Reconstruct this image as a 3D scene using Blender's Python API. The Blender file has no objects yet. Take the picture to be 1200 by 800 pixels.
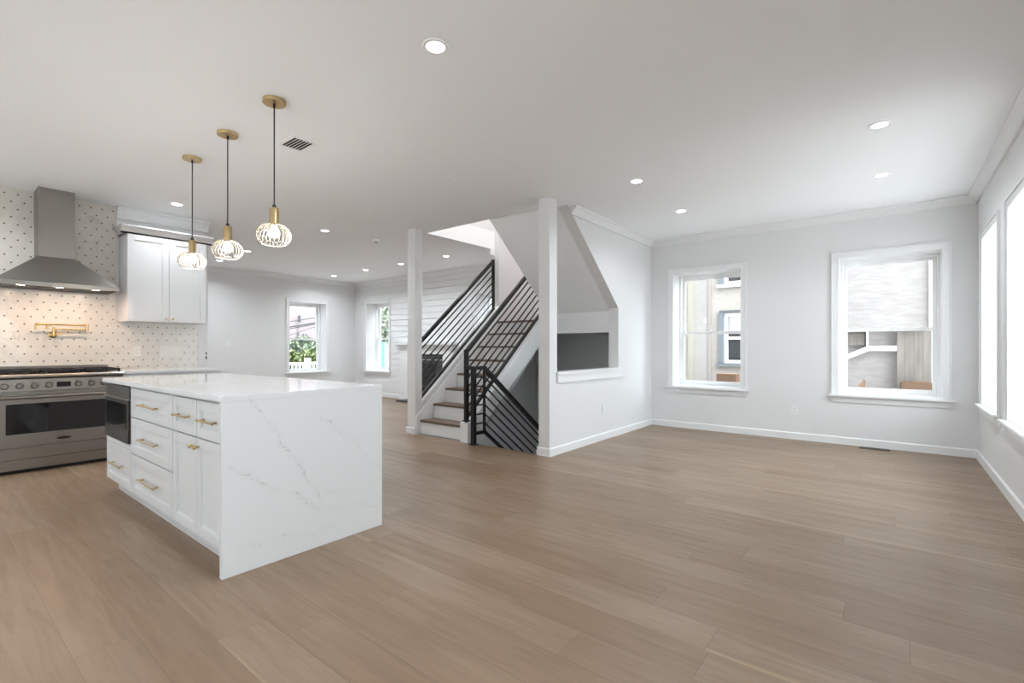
import bpy, bmesh, math, random
from mathutils import Vector, Matrix
random.seed(4)
S = bpy.context.scene
PI = math.pi
R = math.radians
# ------------------------------------------------------------------ camera
CAMH = 1.161
cd = bpy.data.cameras.new('camera'); cam = bpy.data.objects.new('camera', cd)
S.collection.objects.link(cam); S.camera = cam
cam.location = (0, 0, CAMH); cam.rotation_euler = (R(90), 0, R(38.46))
cd.sensor_width = 36; cd.lens = 561.5/1200*36; cd.shift_y = 7/1200; cd.clip_start = 0.02; cd.clip_end = 300
# ------------------------------------------------------------------ world and exposure
w = bpy.data.worlds.new('sky'); S.world = w; w.use_nodes = True
wn = w.node_tree; wn.nodes.clear()
wo = wn.nodes.new('ShaderNodeOutputWorld'); bg = wn.nodes.new('ShaderNodeBackground')
bg.inputs[0].default_value = (0.84, 0.925, 1, 1); bg.inputs[1].default_value = 3.0
tc = wn.nodes.new('ShaderNodeTexCoord'); dt = wn.nodes.new('ShaderNodeVectorMath'); dt.operation = 'DOT_PRODUCT'     # overcast sky, brighter towards the sun's side
dt.inputs[1].default_value = (0.90, 0.05, 0.43); wn.links.new(tc.outputs['Generated'], dt.inputs[0])
mr = wn.nodes.new('ShaderNodeMapRange'); mr.interpolation_type = 'SMOOTHSTEP'
for i_, v_ in ((1, 0.1), (2, 1.0), (3, 1.5), (4, 6.0)): mr.inputs[i_].default_value = v_
wn.links.new(dt.outputs['Value'], mr.inputs[0]); wn.links.new(mr.outputs[0], bg.inputs[1])
wn.links.new(bg.outputs[0], wo.inputs[0])
sd_ = bpy.data.lights.new('sun', 'SUN'); sd_.energy = 10.0; sd_.angle = R(3); sd_.color = (1, 0.985, 0.975)
so_ = bpy.data.objects.new('sun', sd_); S.collection.objects.link(so_); so_.rotation_euler = Vector((math.cos(R(15))*math.cos(R(78)), math.sin(R(15))*math.cos(R(78)), math.sin(R(78)))).to_track_quat('Z', 'Y').to_euler()
S.view_settings.view_transform = 'Standard'; S.view_settings.look = 'None'
S.view_settings.gamma = 1; S.view_settings.exposure = 0.92; S.view_settings.use_curve_mapping = False
CAN_W = 7.4       # watts of each recessed ceiling light
PENDANT_W = 3.6
HOOD_W = 1.25
STAIR_W = 36.0
# ------------------------------------------------------------------ sizes of the rooms
CEIL = 2.76; XR = 0.70; YB = 6.975; XL = -10.55; XK = -6.92; YK = 2.40; YREAR = -3.2
XS = -2.855; XS2 = -2.995; XN = -5.10; XN2 = -5.0; YW = 4.51
WIN_T = 0.42
# ------------------------------------------------------------------ materials
MATS = {}
def srgb(r, g, b):
    f = lambda c: ((c/255+0.055)/1.055)**2.4 if c/255 > 0.04045 else c/255/12.92
    return (f(r), f(g), f(b), 1)
def mat(name, col, rough=0.5, metal=0.0, spec=0.5, noise=0, nscale=40, bump=0, bscale=60, coat=0, stretch=None):
    m = bpy.data.materials.new(name); m.use_nodes = True; nt = m.node_tree
    b = nt.nodes['Principled BSDF']
    b.inputs['Base Color'].default_value = col; b.inputs['Roughness'].default_value = rough
    b.inputs['Metallic'].default_value = metal; b.inputs['Specular IOR Level'].default_value = spec
    b.inputs['Coat Weight'].default_value = coat
    geo = nt.nodes.new('ShaderNodeNewGeometry'); vec = geo.outputs['Position']
    if stretch:
        mp = nt.nodes.new('ShaderNodeVectorMath'); mp.operation = 'MULTIPLY'; mp.inputs[1].default_value = stretch
        nt.links.new(vec, mp.inputs[0]); vec = mp.outputs[0]
    if noise:
        n = nt.nodes.new('ShaderNodeTexNoise'); n.inputs['Scale'].default_value = nscale; n.inputs['Detail'].default_value = 4
        nt.links.new(vec, n.inputs['Vector'])
        mx = nt.nodes.new('ShaderNodeMix'); mx.data_type = 'RGBA'
        mx.inputs[6].default_value = tuple(c*(1-noise) for c in col[:3])+(1,); mx.inputs[7].default_value = tuple(min(1, c*(1+noise)) for c in col[:3])+(1,)
        nt.links.new(n.outputs[0], mx.inputs[0]); nt.links.new(mx.outputs[2], b.inputs['Base Color'])
    if bump:
        n2 = nt.nodes.new('ShaderNodeTexNoise'); n2.inputs['Scale'].default_value = bscale; n2.inputs['Detail'].default_value = 5
        nt.links.new(vec, n2.inputs['Vector'])
        bp = nt.nodes.new('ShaderNodeBump'); bp.inputs['Strength'].default_value = bump; bp.inputs['Distance'].default_value = 0.01
        nt.links.new(n2.outputs[0], bp.inputs['Height']); nt.links.new(bp.outputs[0], b.inputs['Normal'])
    MATS[name] = m
    return m
def emit(name, col, s):
    m = bpy.data.materials.new(name); m.use_nodes = True; nt = m.node_tree; nt.nodes.clear()
    o = nt.nodes.new('ShaderNodeOutputMaterial'); e = nt.nodes.new('ShaderNodeEmission')
    e.inputs[0].default_value = col; e.inputs[1].default_value = s; nt.links.new(e.outputs[0], o.inputs[0]); return m
class N:                                             # small helper for math node chains
    def __init__(s, m): s.nt = m.node_tree
    def m(s, op, a, b=None, c=None):
        n = s.nt.nodes.new('ShaderNodeMath'); n.operation = op
        for i, v in enumerate((a, b, c)):
            if v is None: continue
            if isinstance(v, (int, float)): n.inputs[i].default_value = v
            else: s.nt.links.new(v, n.inputs[i])
        return n.outputs[0]
    def pos(s):
        g = s.nt.nodes.new('ShaderNodeNewGeometry'); x = s.nt.nodes.new('ShaderNodeSeparateXYZ')
        s.nt.links.new(g.outputs['Position'], x.inputs[0]); return g.outputs['Position'], x.outputs[0], x.outputs[1], x.outputs[2]
    def noise(s, vec, sc, det=3, rough=0.5, dist=0):
        n = s.nt.nodes.new('ShaderNodeTexNoise'); n.inputs['Scale'].default_value = sc; n.inputs['Detail'].default_value = det
        n.inputs['Roughness'].default_value = rough; n.inputs['Distortion'].default_value = dist
        s.nt.links.new(vec, n.inputs['Vector']); return n.outputs[0]
    def comb(s, x, y, z):
        n = s.nt.nodes.new('ShaderNodeCombineXYZ')
        for i, v in enumerate((x, y, z)):
            if isinstance(v, (int, float)): n.inputs[i].default_value = v
            else: s.nt.links.new(v, n.inputs[i])
        return n.outputs[0]
    def mix(s, f, a, b):
        n = s.nt.nodes.new('ShaderNodeMix'); n.data_type = 'RGBA'
        for i, v in ((0, f), (6, a), (7, b)):
            if isinstance(v, (int, float, tuple)): n.inputs[i].default_value = v
            else: s.nt.links.new(v, n.inputs[i])
        return n.outputs[2]
    def step(s, v, lo, hi, a=0.0, b=1.0):
        n = s.nt.nodes.new('ShaderNodeMapRange'); n.interpolation_type = 'SMOOTHSTEP'
        n.inputs[1].default_value = lo; n.inputs[2].default_value = hi; n.inputs[3].default_value = a; n.inputs[4].default_value = b
        s.nt.links.new(v, n.inputs[0]); return n.outputs[0]

M_WALL = mat('wall_paint', (0.755, 0.75, 0.75, 1), 0.6, bump=0.02, bscale=200)
M_CEIL = mat('ceiling_paint', (0.92, 0.925, 0.935, 1), 0.7)
M_TRIM = mat('trim_paint', (0.815, 0.815, 0.815, 1), 0.35)
M_CAB = mat('cabinet_paint', (0.68, 0.675, 0.675, 1), 0.32)
M_BLACK = mat('black_metal', (0.012, 0.012, 0.013, 1), 0.45, metal=0.2)
M_BRASS = mat('brushed_brass', (0.60, 0.40, 0.17, 1), 0.3, metal=1.0)
M_BRASS2 = mat('satin_brass', (0.55, 0.42, 0.22, 1), 0.38, metal=0.9)
M_STEEL = mat('stainless_steel', (0.27, 0.243, 0.218, 1), 0.3, metal=1.0, noise=0.22, nscale=10, stretch=(20, 1, 60))
M_STEELH = mat('hood_steel', (0.30, 0.283, 0.265, 1), 0.36, metal=1.0, noise=0.05, nscale=8, stretch=(1, 1, 30))
M_DSTEEL = mat('dark_steel', (0.05, 0.045, 0.042, 1), 0.25, metal=1.0)
M_BGLASS = mat('black_glass', (0.006, 0.006, 0.007, 1), 0.06, spec=0.6)
M_IRON = mat('cast_iron', (0.025, 0.02, 0.018, 1), 0.5, metal=0.4)
M_DARK = mat('dark_gap', (0.01, 0.01, 0.01, 1), 0.8)  # near-black used mainly in place of shade in gaps and openings
M_PLASTIC = mat('white_plastic', (0.90, 0.90, 0.895, 1), 0.35)
M_PLATE = mat('almond_plastic', (0.72, 0.685, 0.64, 1), 0.35)
M_PLATEW = mat('wall_plate', (0.80, 0.80, 0.80, 1), 0.4)
M_SLOT = mat('grey_plastic', (0.12, 0.12, 0.12, 1), 0.5)
M_TREAD = mat('oak_tread', (0.150, 0.098, 0.066, 1), 0.4, noise=0.35, nscale=6, stretch=(1.5, 14, 14))
M_SLATE = mat('charcoal_tile', (0.035, 0.036, 0.038, 1), 0.45, noise=0.3, nscale=20)
M_VENT = mat('register_bronze', (0.10, 0.07, 0.05, 1), 0.5, metal=0.5)
M_STUCCO = mat('cream_stucco', (0.41, 0.368, 0.335, 1), 0.9, noise=0.17, nscale=9, bump=0.9, bscale=9, stretch=(1, 1, 2.2))
M_STUCCO2 = mat('white_stucco', (0.31, 0.28, 0.268, 1), 0.9, noise=0.26, nscale=5, bump=1.0, bscale=8, stretch=(1, 1, 3))
M_BOARD = mat('weathered_wood', (0.19, 0.165, 0.145, 1), 0.85, noise=0.45, nscale=3, stretch=(5, 5, 0.6))
M_WICKER = mat('brown_wicker', (0.13, 0.07, 0.04, 1), 0.6, bump=0.4, bscale=90)
M_BLUEF = mat('blue_grey_paint', (0.165, 0.18, 0.195, 1), 0.5)
M_CURTAIN = mat('net_curtain', (0.55, 0.56, 0.58, 1), 0.8)
M_ROOF = mat('pinkish_grey_shingle', (0.155, 0.13, 0.13, 1), 0.9, noise=0.15, nscale=3)
M_ASPH = mat('grey_paving', (0.13, 0.13, 0.13, 1), 0.95, noise=0.2, nscale=8)
M_GRASS = mat('grass', (0.13, 0.21, 0.05, 1), 0.9, noise=0.4, nscale=6)
M_LEAF = mat('leaf', (0.075, 0.095, 0.03, 1), 0.6, noise=0.6, nscale=5)
M_LEAF2 = mat('dark_leaf', (0.11, 0.14, 0.09, 1), 0.6, noise=0.5, nscale=4)
M_TEAL = mat('teal_paint', (0.15, 0.48, 0.45, 1), 0.5)
M_CONC = mat('concrete', (0.56, 0.565, 0.57, 1), 0.9, noise=0.12, nscale=5)
M_BULB = emit('lit_bulb', (1, 0.96, 0.88, 1), 7)
M_LENS = emit('lit_lens', (1, 0.985, 0.96, 1), 9)
M_WARMLENS = emit('warm_lens', (1, 0.84, 0.66, 1), 14)
M_LED = emit('display_glow', (0.3, 0.5, 0.6, 1), 0.06)
M_CORD = mat('black_cord', (0.02, 0.02, 0.02, 1), 0.6)
M_WIRE = mat('pale_wire', (0.62, 0.56, 0.47, 1), 0.25, metal=0.8)
M_GROUT = mat('filter_mesh', (0.22, 0.21, 0.20, 1), 0.4, metal=1.0)

def glass_mat():
    m = bpy.data.materials.new('window_glass'); m.use_nodes = True; nt = m.node_tree; nt.nodes.clear()
    o = nt.nodes.new('ShaderNodeOutputMaterial'); t = nt.nodes.new('ShaderNodeBsdfTransparent'); g = nt.nodes.new('ShaderNodeBsdfGlossy')
    t.inputs[0].default_value = (0.96, 0.975, 0.97, 1); g.inputs['Roughness'].default_value = 0.01
    f = nt.nodes.new('ShaderNodeFresnel'); f.inputs[0].default_value = 1.4
    x = nt.nodes.new('ShaderNodeMixShader'); gg = nt.nodes.new('ShaderNodeNewGeometry'); mm = nt.nodes.new('ShaderNodeMath'); mm.operation = 'SUBTRACT'; mm.inputs[0].default_value = 1
    nt.links.new(gg.outputs['Backfacing'], mm.inputs[1]); m2 = nt.nodes.new('ShaderNodeMath'); m2.operation = 'MULTIPLY'
    nt.links.new(f.outputs[0], m2.inputs[0]); nt.links.new(mm.outputs[0], m2.inputs[1]); nt.links.new(m2.outputs[0], x.inputs[0]); nt.links.new(t.outputs[0], x.inputs[1]); nt.links.new(g.outputs[0], x.inputs[2])
    nt.links.new(x.outputs[0], o.inputs[0]); return m
M_GLASS = glass_mat()

def floor_mat():
    m = mat('oak_planks', srgb(160, 138, 120), 0.34); k = N(m); b = m.node_tree.nodes['Principled BSDF']; L = m.node_tree.links
    P, x, y, z = k.pos()
    W = 0.19
    row = k.m('FLOOR', k.m('DIVIDE', y, W))
    h = k.m('FRACT', k.m('MULTIPLY', k.m('SINE', k.m('MULTIPLY', row, 12.9898)), 43758.5453))
    xo = k.m('ADD', x, k.m('MULTIPLY', h, 5.7))
    u = k.m('DIVIDE', xo, 1.9)
    colm = k.m('FLOOR', u)
    idv = k.m('ADD', k.m('MULTIPLY', row, 7.13), k.m('MULTIPLY', colm, 3.71))
    rnd = k.m('FRACT', k.m('MULTIPLY', k.m('SINE', k.m('MULTIPLY', idv, 78.233)), 43758.5453))
    fy = k.m('FRACT', k.m('DIVIDE', y, W)); fx = k.m('FRACT', u)
    ey = k.m('MULTIPLY', k.m('MINIMUM', fy, k.m('SUBTRACT', 1, fy)), W); ex = k.m('MULTIPLY', k.m('MINIMUM', fx, k.m('SUBTRACT', 1, fx)), 1.9)
    edge = k.m('MINIMUM', ex, ey); gap = k.step(edge, 0.0004, 0.0022, 1, 0)
    gv = k.comb(k.m('MULTIPLY', xo, 1.3), k.m('MULTIPLY', y, 16), k.m('MULTIPLY', rnd, 40))
    g1 = k.noise(gv, 1.6, 6, 0.62, 0.6)
    gv2 = k.comb(k.m('MULTIPLY', xo, 3.5), k.m('MULTIPLY', y, 120), rnd)
    g2 = k.noise(gv2, 2.0, 3, 0.6)
    big = k.noise(k.comb(k.m('MULTIPLY', xo, 0.9), k.m('MULTIPLY', y, 3.0), k.m('MULTIPLY', rnd, 9)), 1.4, 3)
    base = k.mix(rnd, srgb(129, 105, 82), srgb(144, 122, 101))
    c1 = k.mix(k.step(g1, 0.35, 0.75, 0, 0.34), base, srgb(101, 78, 58))
    c2 = k.mix(k.step(g2, 0.4, 0.75, 0, 0.16), c1, srgb(85, 66, 50))
    c3 = k.mix(k.step(big, 0.5, 0.8, 0, 0.35), c2, srgb(155, 133, 112))
    sap = k.m('MULTIPLY', k.step(rnd, 0.80, 0.84), k.m('MULTIPLY', k.step(k.m('ADD', fy, k.m('MULTIPLY', big, 0.5)), 0.42, 0.30), 0.55))
    c3 = k.mix(sap, c3, srgb(170, 145, 114))
    c4 = k.mix(k.m('MULTIPLY', gap, 0.4), c3, srgb(70, 54, 43))
    L.new(c4, b.inputs['Base Color'])
    L.new(k.step(g1, 0.2, 0.8, 0.30, 0.44), b.inputs['Roughness'])
    bp = m.node_tree.nodes.new('ShaderNodeBump'); bp.inputs['Strength'].default_value = 0.12; bp.inputs['Distance'].default_value = 0.004
    L.new(k.m('SUBTRACT', k.m('MULTIPLY', g2, 0.25), gap), bp.inputs['Height']); L.new(bp.outputs[0], b.inputs['Normal'])
    return m
M_FLOOR = floor_mat()

def quartz_mat():
    m = mat('white_quartz', (0.75, 0.75, 0.755, 1), 0.06, spec=0.5); k = N(m); b = m.node_tree.nodes['Principled BSDF']; L = m.node_tree.links
    P, x, y, z = k.pos()
    wob = k.m('MULTIPLY', k.m('SUBTRACT', k.noise(P, 5.0, 5, 0.6), 0.5), 0.16)
    wob2 = k.m('MULTIPLY', k.m('SUBTRACT', k.noise(P, 30.0, 3, 0.6), 0.5), 0.02)
    yy = k.m('ADD', y, k.m('MULTIPLY', k.m('ADD', x, 2.62), 0.8))     # veins run on over the top
    patch = k.step(k.noise(P, 9.0, 4, 0.7), 0.40, 0.62, 0.15, 1)
    speck = k.step(k.noise(P, 60.0, 3, 0.7), 0.42, 0.62, 0.15, 1)
    tot = None
    for (y0, z0, y1, z1, wdt, st) in ((1.10, 0.90, 1.50, 0.30, 0.006, 0.8), (1.00, 0.555, 1.50, 0.22, 0.006, 0.75), (1.50, 0.22, 1.95, 0.13, 0.005, 0.5),
                                      (1.46, 0.80, 1.93, 0.38, 0.006, 0.5), (1.50, 0.33, 1.93, 0.20, 0.004, 0.35), (1.05, 0.14, 1.60, 0.06, 0.006, 0.45), (1.80, 0.98, 1.96, 0.66, 0.006, 0.5)):
        sl = (z1-z0)/(y1-y0); nn = math.sqrt(1+sl*sl)
        line = k.m('DIVIDE', k.m('SUBTRACT', k.m('SUBTRACT', z, z0), k.m('MULTIPLY', k.m('SUBTRACT', yy, y0), sl)), nn)
        d = k.m('ABSOLUTE', k.m('ADD', k.m('ADD', line, wob), wob2))
        v = k.m('MULTIPLY', k.step(d, 0.0, wdt, st, 0), k.m('MULTIPLY', k.step(yy, y0-0.03, y0+0.03), k.step(yy, y1-0.03, y1+0.03, 1, 0)))
        halo = k.m('MULTIPLY', k.step(d, 0.0, wdt*6, st*0.22, 0), k.m('MULTIPLY', k.step(yy, y0-0.03, y0+0.03), k.step(yy, y1-0.03, y1+0.03, 1, 0)))
        v = k.m('MAXIMUM', v, halo)
        tot = v if tot is None else k.m('MAXIMUM', tot, v)
    ns = k.noise(k.comb(k.m('MULTIPLY', x, 0.8), y, z), 1.1, 4, 0.55, 1.0)
    top = k.m('MULTIPLY', k.step(k.m('ABSOLUTE', k.m('SUBTRACT', ns, 0.5)), 0, 0.008, 0.35, 0), k.step(z, 0.90, 0.914))
    allv = k.m('MULTIPLY', k.m('MAXIMUM', tot, top), k.m('MULTIPLY', patch, speck))
    L.new(k.mix(allv, (0.75, 0.75, 0.755, 1), (0.36, 0.35, 0.35, 1)), b.inputs['Base Color'])
    return m
M_QUARTZ = quartz_mat()

def tile_mat():
    m = mat('marble_mosaic', (0.74, 0.71, 0.67, 1), 0.22); k = N(m); b = m.node_tree.nodes['Principled BSDF']; L = m.node_tree.links
    P, x, y, z = k.pos()
    DY, DZ = 0.094, 0.0765
    u = k.m('DIVIDE', k.m('SUBTRACT', y, 0.778), DY); v = k.m('DIVIDE', k.m('SUBTRACT', z, 1.171), DZ*2)
    def cell(du, dv):
        a = k.m('MULTIPLY', k.m('SUBTRACT', k.m('FRACT', k.m('ADD', u, 0.5+du)), 0.5), DY)
        c = k.m('MULTIPLY', k.m('SUBTRACT', k.m('FRACT', k.m('ADD', v, 0.5+dv)), 0.5), DZ*2)
        return a, c
    masks = []
    for du, dv in ((0, 0), (0.5, 0.5)):
        a, c = cell(du, dv)
        dd = k.m('ADD', k.m('ABSOLUTE', a), k.m('ABSOLUTE', c))
        masks.append(k.step(dd, 0.0085, 0.0105, 1, 0))
    dot = k.m('MAXIMUM', masks[0], masks[1])
    # grout lines of the hexagon-and-dot pattern
    gl = None
    for sg in (1, -1):
        q = k.m('FRACT', k.m('ADD', u, k.m('MULTIPLY', v, sg)))
        e = k.m('MINIMUM', q, k.m('SUBTRACT', 1, q)); s = k.step(e, 0.0, 0.022, 1, 0)
        gl = s if gl is None else k.m('MAXIMUM', gl, s)
    vein = k.step(k.m('ABSOLUTE', k.m('SUBTRACT', k.noise(P, 3.2, 5, 0.6, 1.2), 0.5)), 0, 0.018, 1, 0)
    vein = k.m('MULTIPLY', vein, k.step(k.noise(P, 4.0, 3), 0.5, 0.62))
    cloud = k.noise(P, 9, 4, 0.6)
    c = k.mix(cloud, (0.58, 0.535, 0.475, 1), (0.72, 0.685, 0.63, 1))
    c = k.mix(k.m('MULTIPLY', gl, 0.22), c, (0.50, 0.46, 0.42, 1))
    c = k.mix(k.m('MULTIPLY', vein, 0.42), c, (0.36, 0.29, 0.23, 1))
    c = k.mix(dot, c, (0.15, 0.115, 0.08, 1))
    L.new(c, b.inputs['Base Color'])
    return m
M_TILE = tile_mat()

# ------------------------------------------------------------------ mesh helpers
class MB:
    def __init__(s): s.v = []; s.f = []; s.sm = []
    def add(s, vs, fs, smooth=False):
        o = len(s.v); s.v += [tuple(v) for v in vs]; s.f += [tuple(i+o for i in f) for f in fs]; s.sm += [smooth]*len(fs); return s
    def box(s, x0, x1, y0, y1, z0, z1, b=0.0):
        x0, x1 = min(x0, x1), max(x0, x1); y0, y1 = min(y0, y1), max(y0, y1); z0, z1 = min(z0, z1), max(z0, z1)
        if b > 0:
            bm = bmesh.new(); bmesh.ops.create_cube(bm, size=1)
            for v in bm.verts: v.co = Vector(((x0+x1)/2+v.co.x*(x1-x0), (y0+y1)/2+v.co.y*(y1-y0), (z0+z1)/2+v.co.z*(z1-z0)))
            bmesh.ops.bevel(bm, geom=bm.edges[:], offset=min(b, 0.45*min(x1-x0, y1-y0, z1-z0)), segments=2, affect='EDGES')
            bm.verts.index_update(); s.add([v.co[:] for v in bm.verts], [[v.index for v in f.verts] for f in bm.faces]); bm.free(); return s
        return s.add([(x0,y0,z0),(x1,y0,z0),(x1,y1,z0),(x0,y1,z0),(x0,y0,z1),(x1,y0,z1),(x1,y1,z1),(x0,y1,z1)],
                     [(0,3,2,1),(4,5,6,7),(0,1,5,4),(1,2,6,5),(2,3,7,6),(3,0,4,7)])
    def prism(s, pts, axis, a, b):            # pts: 2-D outline, extruded along axis from a to b
        n = len(pts)
        def mk(p, t): return (t, p[0], p[1]) if axis == 'x' else (p[0], t, p[1]) if axis == 'y' else (p[0], p[1], t)
        vs = [mk(p, a) for p in pts]+[mk(p, b) for p in pts]
        fs = [tuple(range(n))[::-1], tuple(range(n, 2*n))]+[(i, (i+1) % n, n+(i+1) % n, n+i) for i in range(n)]
        return s.add(vs, fs)
    def tube(s, pts, r, seg=8, caps=True, square=False):
        pts = [Vector(p) for p in pts]; rings = []; n = len(pts)
        rs = r if isinstance(r, (list, tuple)) else [r]*n
        if square: seg = 4
        up = None
        for i, p in enumerate(pts):
            t = (pts[min(i+1, n-1)]-pts[max(i-1, 0)]).normalized()
            if up is None: up = Vector((0, 0, 1)) if abs(t.z) < 0.95 else Vector((1, 0, 0))
            a = t.cross(up).normalized(); b = a.cross(t).normalized(); up = b
            ph = PI/4 if square else 0; k = rs[i]*(math.sqrt(2) if square else 1)
            rings.append([p+a*k*math.cos(2*PI*j/seg+ph)+b*k*math.sin(2*PI*j/seg+ph) for j in range(seg)])
        vs = [v for rg in rings for v in rg]; fs = []
        for i in range(n-1):
            for j in range(seg): fs.append((i*seg+j, i*seg+(j+1) % seg, (i+1)*seg+(j+1) % seg, (i+1)*seg+j))
        s.add(vs, fs, not square)
        if caps: s.add(rings[0], [tuple(range(seg))[::-1]]); s.add(rings[-1], [tuple(range(seg))])
        return s
    def lathe(s, prof, c=(0, 0, 0), seg=24, axis='z', smooth=True):   # prof: (r, h) from bottom to top
        vs = []; fs = []
        for (r, h) in prof:
            for j in range(seg):
                a = 2*PI*j/seg; p = (r*math.cos(a), r*math.sin(a), h)
                if axis == 'x': p = (p[2], p[0], p[1])
                if axis == 'y': p = (p[0], p[2], p[1])
                vs.append((c[0]+p[0], c[1]+p[1], c[2]+p[2]))
        for i in range(len(prof)-1):
            for j in range(seg): fs.append((i*seg+j, i*seg+(j+1) % seg, (i+1)*seg+(j+1) % seg, (i+1)*seg+j))
        fs.append(tuple(range(seg))[::-1]); fs.append(tuple(range((len(prof)-1)*seg, len(prof)*seg)))
        return s.add(vs, fs, smooth)
    def slant(s, p0, p1, wx, wz):             # bar of rectangular section in a plane x = const, ends cut vertical
        x = p0[0]; y0, z0 = p0[1], p0[2]; y1, z1 = p1[1], p1[2]; h = wz/2
        vs = [(x-wx/2, y0, z0-h), (x+wx/2, y0, z0-h), (x+wx/2, y0, z0+h), (x-wx/2, y0, z0+h), (x-wx/2, y1, z1-h), (x+wx/2, y1, z1-h), (x+wx/2, y1, z1+h), (x-wx/2, y1, z1+h)]
        return s.add(vs, [(0, 1, 2, 3), (7, 6, 5, 4), (0, 4, 5, 1), (1, 5, 6, 2), (2, 6, 7, 3), (3, 7, 4, 0)])
    def build(s, name, m, parent=None, local=False):
        me = bpy.data.meshes.new(name); off = Vector((0, 0, 0))
        q = parent
        while q is not None and not local: off += q.location; q = q.parent
        me.from_pydata([Vector(v)-off for v in s.v], [], s.f)
        me.polygons.foreach_set('use_smooth', s.sm)
        bm = bmesh.new(); bm.from_mesh(me); bmesh.ops.recalc_face_normals(bm, faces=bm.faces[:]); bm.to_mesh(me); bm.free()
        me.materials.append(m); me.update()
        if any(s.sm):
            try: me.set_sharp_from_angle(angle=R(40))
            except Exception: pass
        o = bpy.data.objects.new(name, me); S.collection.objects.link(o)
        if parent is not None: o.parent = parent
        return o
def tag(o, label=None, cat=None, group=None, kind=None):
    if label: o['label'] = label
    if cat: o['category'] = cat
    if group: o['group'] = group
    if kind: o['kind'] = kind
    return o
def thing(name, label, cat, loc=(0, 0, 0), rz=0, group=None, kind=None):
    o = bpy.data.objects.new(name, None); S.collection.objects.link(o); o.empty_display_size = 0.1
    o.location = loc; o.rotation_euler = (0, 0, rz); return tag(o, label, cat, group, kind)
def copy_tree(o, parent=None):
    c = o.copy(); S.collection.objects.link(c)
    if parent is not None: c.parent = parent
    for ch in [q for q in bpy.data.objects if q.parent == o]: copy_tree(ch, c)
    return c
def struct(name, mb, m, label=None, parent=None):
    o = mb.build(name, m, parent)
    if parent is None:
        o['kind'] = 'structure'
        if label: o['label'] = label
    return o
def one(name, mb, m, label, cat, loc, group=None, rz=0):   # a thing that is one mesh with its origin at loc
    o = mb.build(name, m)
    me = o.data; me.transform(Matrix.Translation(-Vector(loc))); o.location = loc
    return tag(o, label, cat, group)
def area(name, loc, size, power, col=(1, 1, 1), parent=None, rot=(0, 0, 0), shape='DISK', spread=PI):
    l = bpy.data.lights.new(name, 'AREA'); l.shape = shape; l.size = size; l.energy = power; l.color = col; l.spread = spread
    o = bpy.data.objects.new(name, l); S.collection.objects.link(o); o.location = loc; o.rotation_euler = rot
    if parent: o.parent = parent
    return o

# ================================================================== STRUCTURE
def wall_open(mb, axis, t0, t1, s0, s1, z0, z1, ops):
    """wall slab: t = thickness range along axis, s = span; ops = [(a, b, za, zb)]"""
    def bx(a, b, c, d):
        if b-a < 1e-4 or d-c < 1e-4: return
        mb.box(t0, t1, a, b, c, d) if axis == 'x' else mb.box(a, b, t0, t1, c, d)
    cur = s0
    for (a, b, za, zb) in sorted(ops):
        bx(cur, a, z0, z1); bx(a, b, z0, za); bx(a, b, zb, z1); cur = b
    bx(cur, s1, z0, z1); return mb
ZW0, ZW1 = 0.60, 2.23
# floor with the basement stairwell opening
YF0 = 4.26
fl = MB(); fl.box(XL-WIN_T, XR+WIN_T, YREAR-WIN_T, YF0, -0.25, 0); fl.box(XL-WIN_T, XN2-0.04, YF0, YB+WIN_T, -0.25, 0)
fl.box(XS2+0.04, XR+WIN_T, YF0, YB+WIN_T, -0.25, 0)
struct('floor', fl, M_FLOOR, 'wide-plank pale brown oak floor')
# ceiling with the stairwell opening
ce = MB(); ce.box(XL-WIN_T, XR+WIN_T, YREAR-WIN_T, YW, CEIL, 3.05); ce.box(XL-WIN_T, XN, YW, YB+WIN_T, CEIL, 3.05); ce.box(XS2, XR+WIN_T, YW, YB+WIN_T, CEIL, 3.05)
struct('ceiling', ce, M_CEIL, 'flat white ceiling')
OPB = [(-10.075, -9.204), (-6.45, -5.58), (-2.52, -1.605), (-0.508, 0.425)]
wb = wall_open(MB(), 'y', YB, YB+WIN_T, XL-WIN_T, XR+WIN_T, -2.6, 3.05, [(a, b, ZW0, ZW1) for a, b in OPB]); wb.box(XN-0.1, XS2+0.1, YB, YB+0.2, 3.05, 5.5)
struct('wall_back', wb, M_WALL, 'white back wall with tall sash windows')
OPR = [(5.70, 6.60), (4.33, 5.235), (-0.9, 0.0), (-2.4, -1.5)]  # last two are unseen windows added for more daylight
wr = wall_open(MB(), 'x', XR, XR+WIN_T, YREAR-WIN_T, YB, 0, CEIL, [(a, b, ZW0, ZW1) for i, (a, b) in enumerate(OPR)])
struct('wall_right', wr, M_WALL, 'white right wall with bright windows')
OPL = [(5.285, 6.17), (3.0, 3.0)]
wl = wall_open(MB(), 'x', XL-WIN_T, XL, YK, YB, 0, CEIL, [(5.285, 6.17, ZW0, 2.19)])
struct('wall_left', wl, M_WALL, 'far left white wall with a sash window')
OPRE = [(-6.2, -5.2), (-4.8, -3.8), (-3.4, -2.4), (-2.0, -1.0), (-0.7, 0.3)]  # unseen rear windows, added to let fill daylight into the room
ZR0, ZR1 = ZW0, ZW1
wre = wall_open(MB(), 'y', YREAR-WIN_T, YREAR, XK-0.15, XR, 0, CEIL, [(a, b, ZR0, ZR1) for a, b in OPRE])
struct('wall_rear', wre, M_WALL, 'white wall behind the camera')
struct('wall_kitchen', MB().box(XK-0.15, XK, YREAR, YK, 0, CEIL), M_WALL, 'white end of the wall carrying the range')
struct('wall_return', MB().box(XL-WIN_T, XK-0.15, YK-0.15, YK, 0, CEIL), M_WALL, 'white return wall beyond the kitchen')
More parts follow.
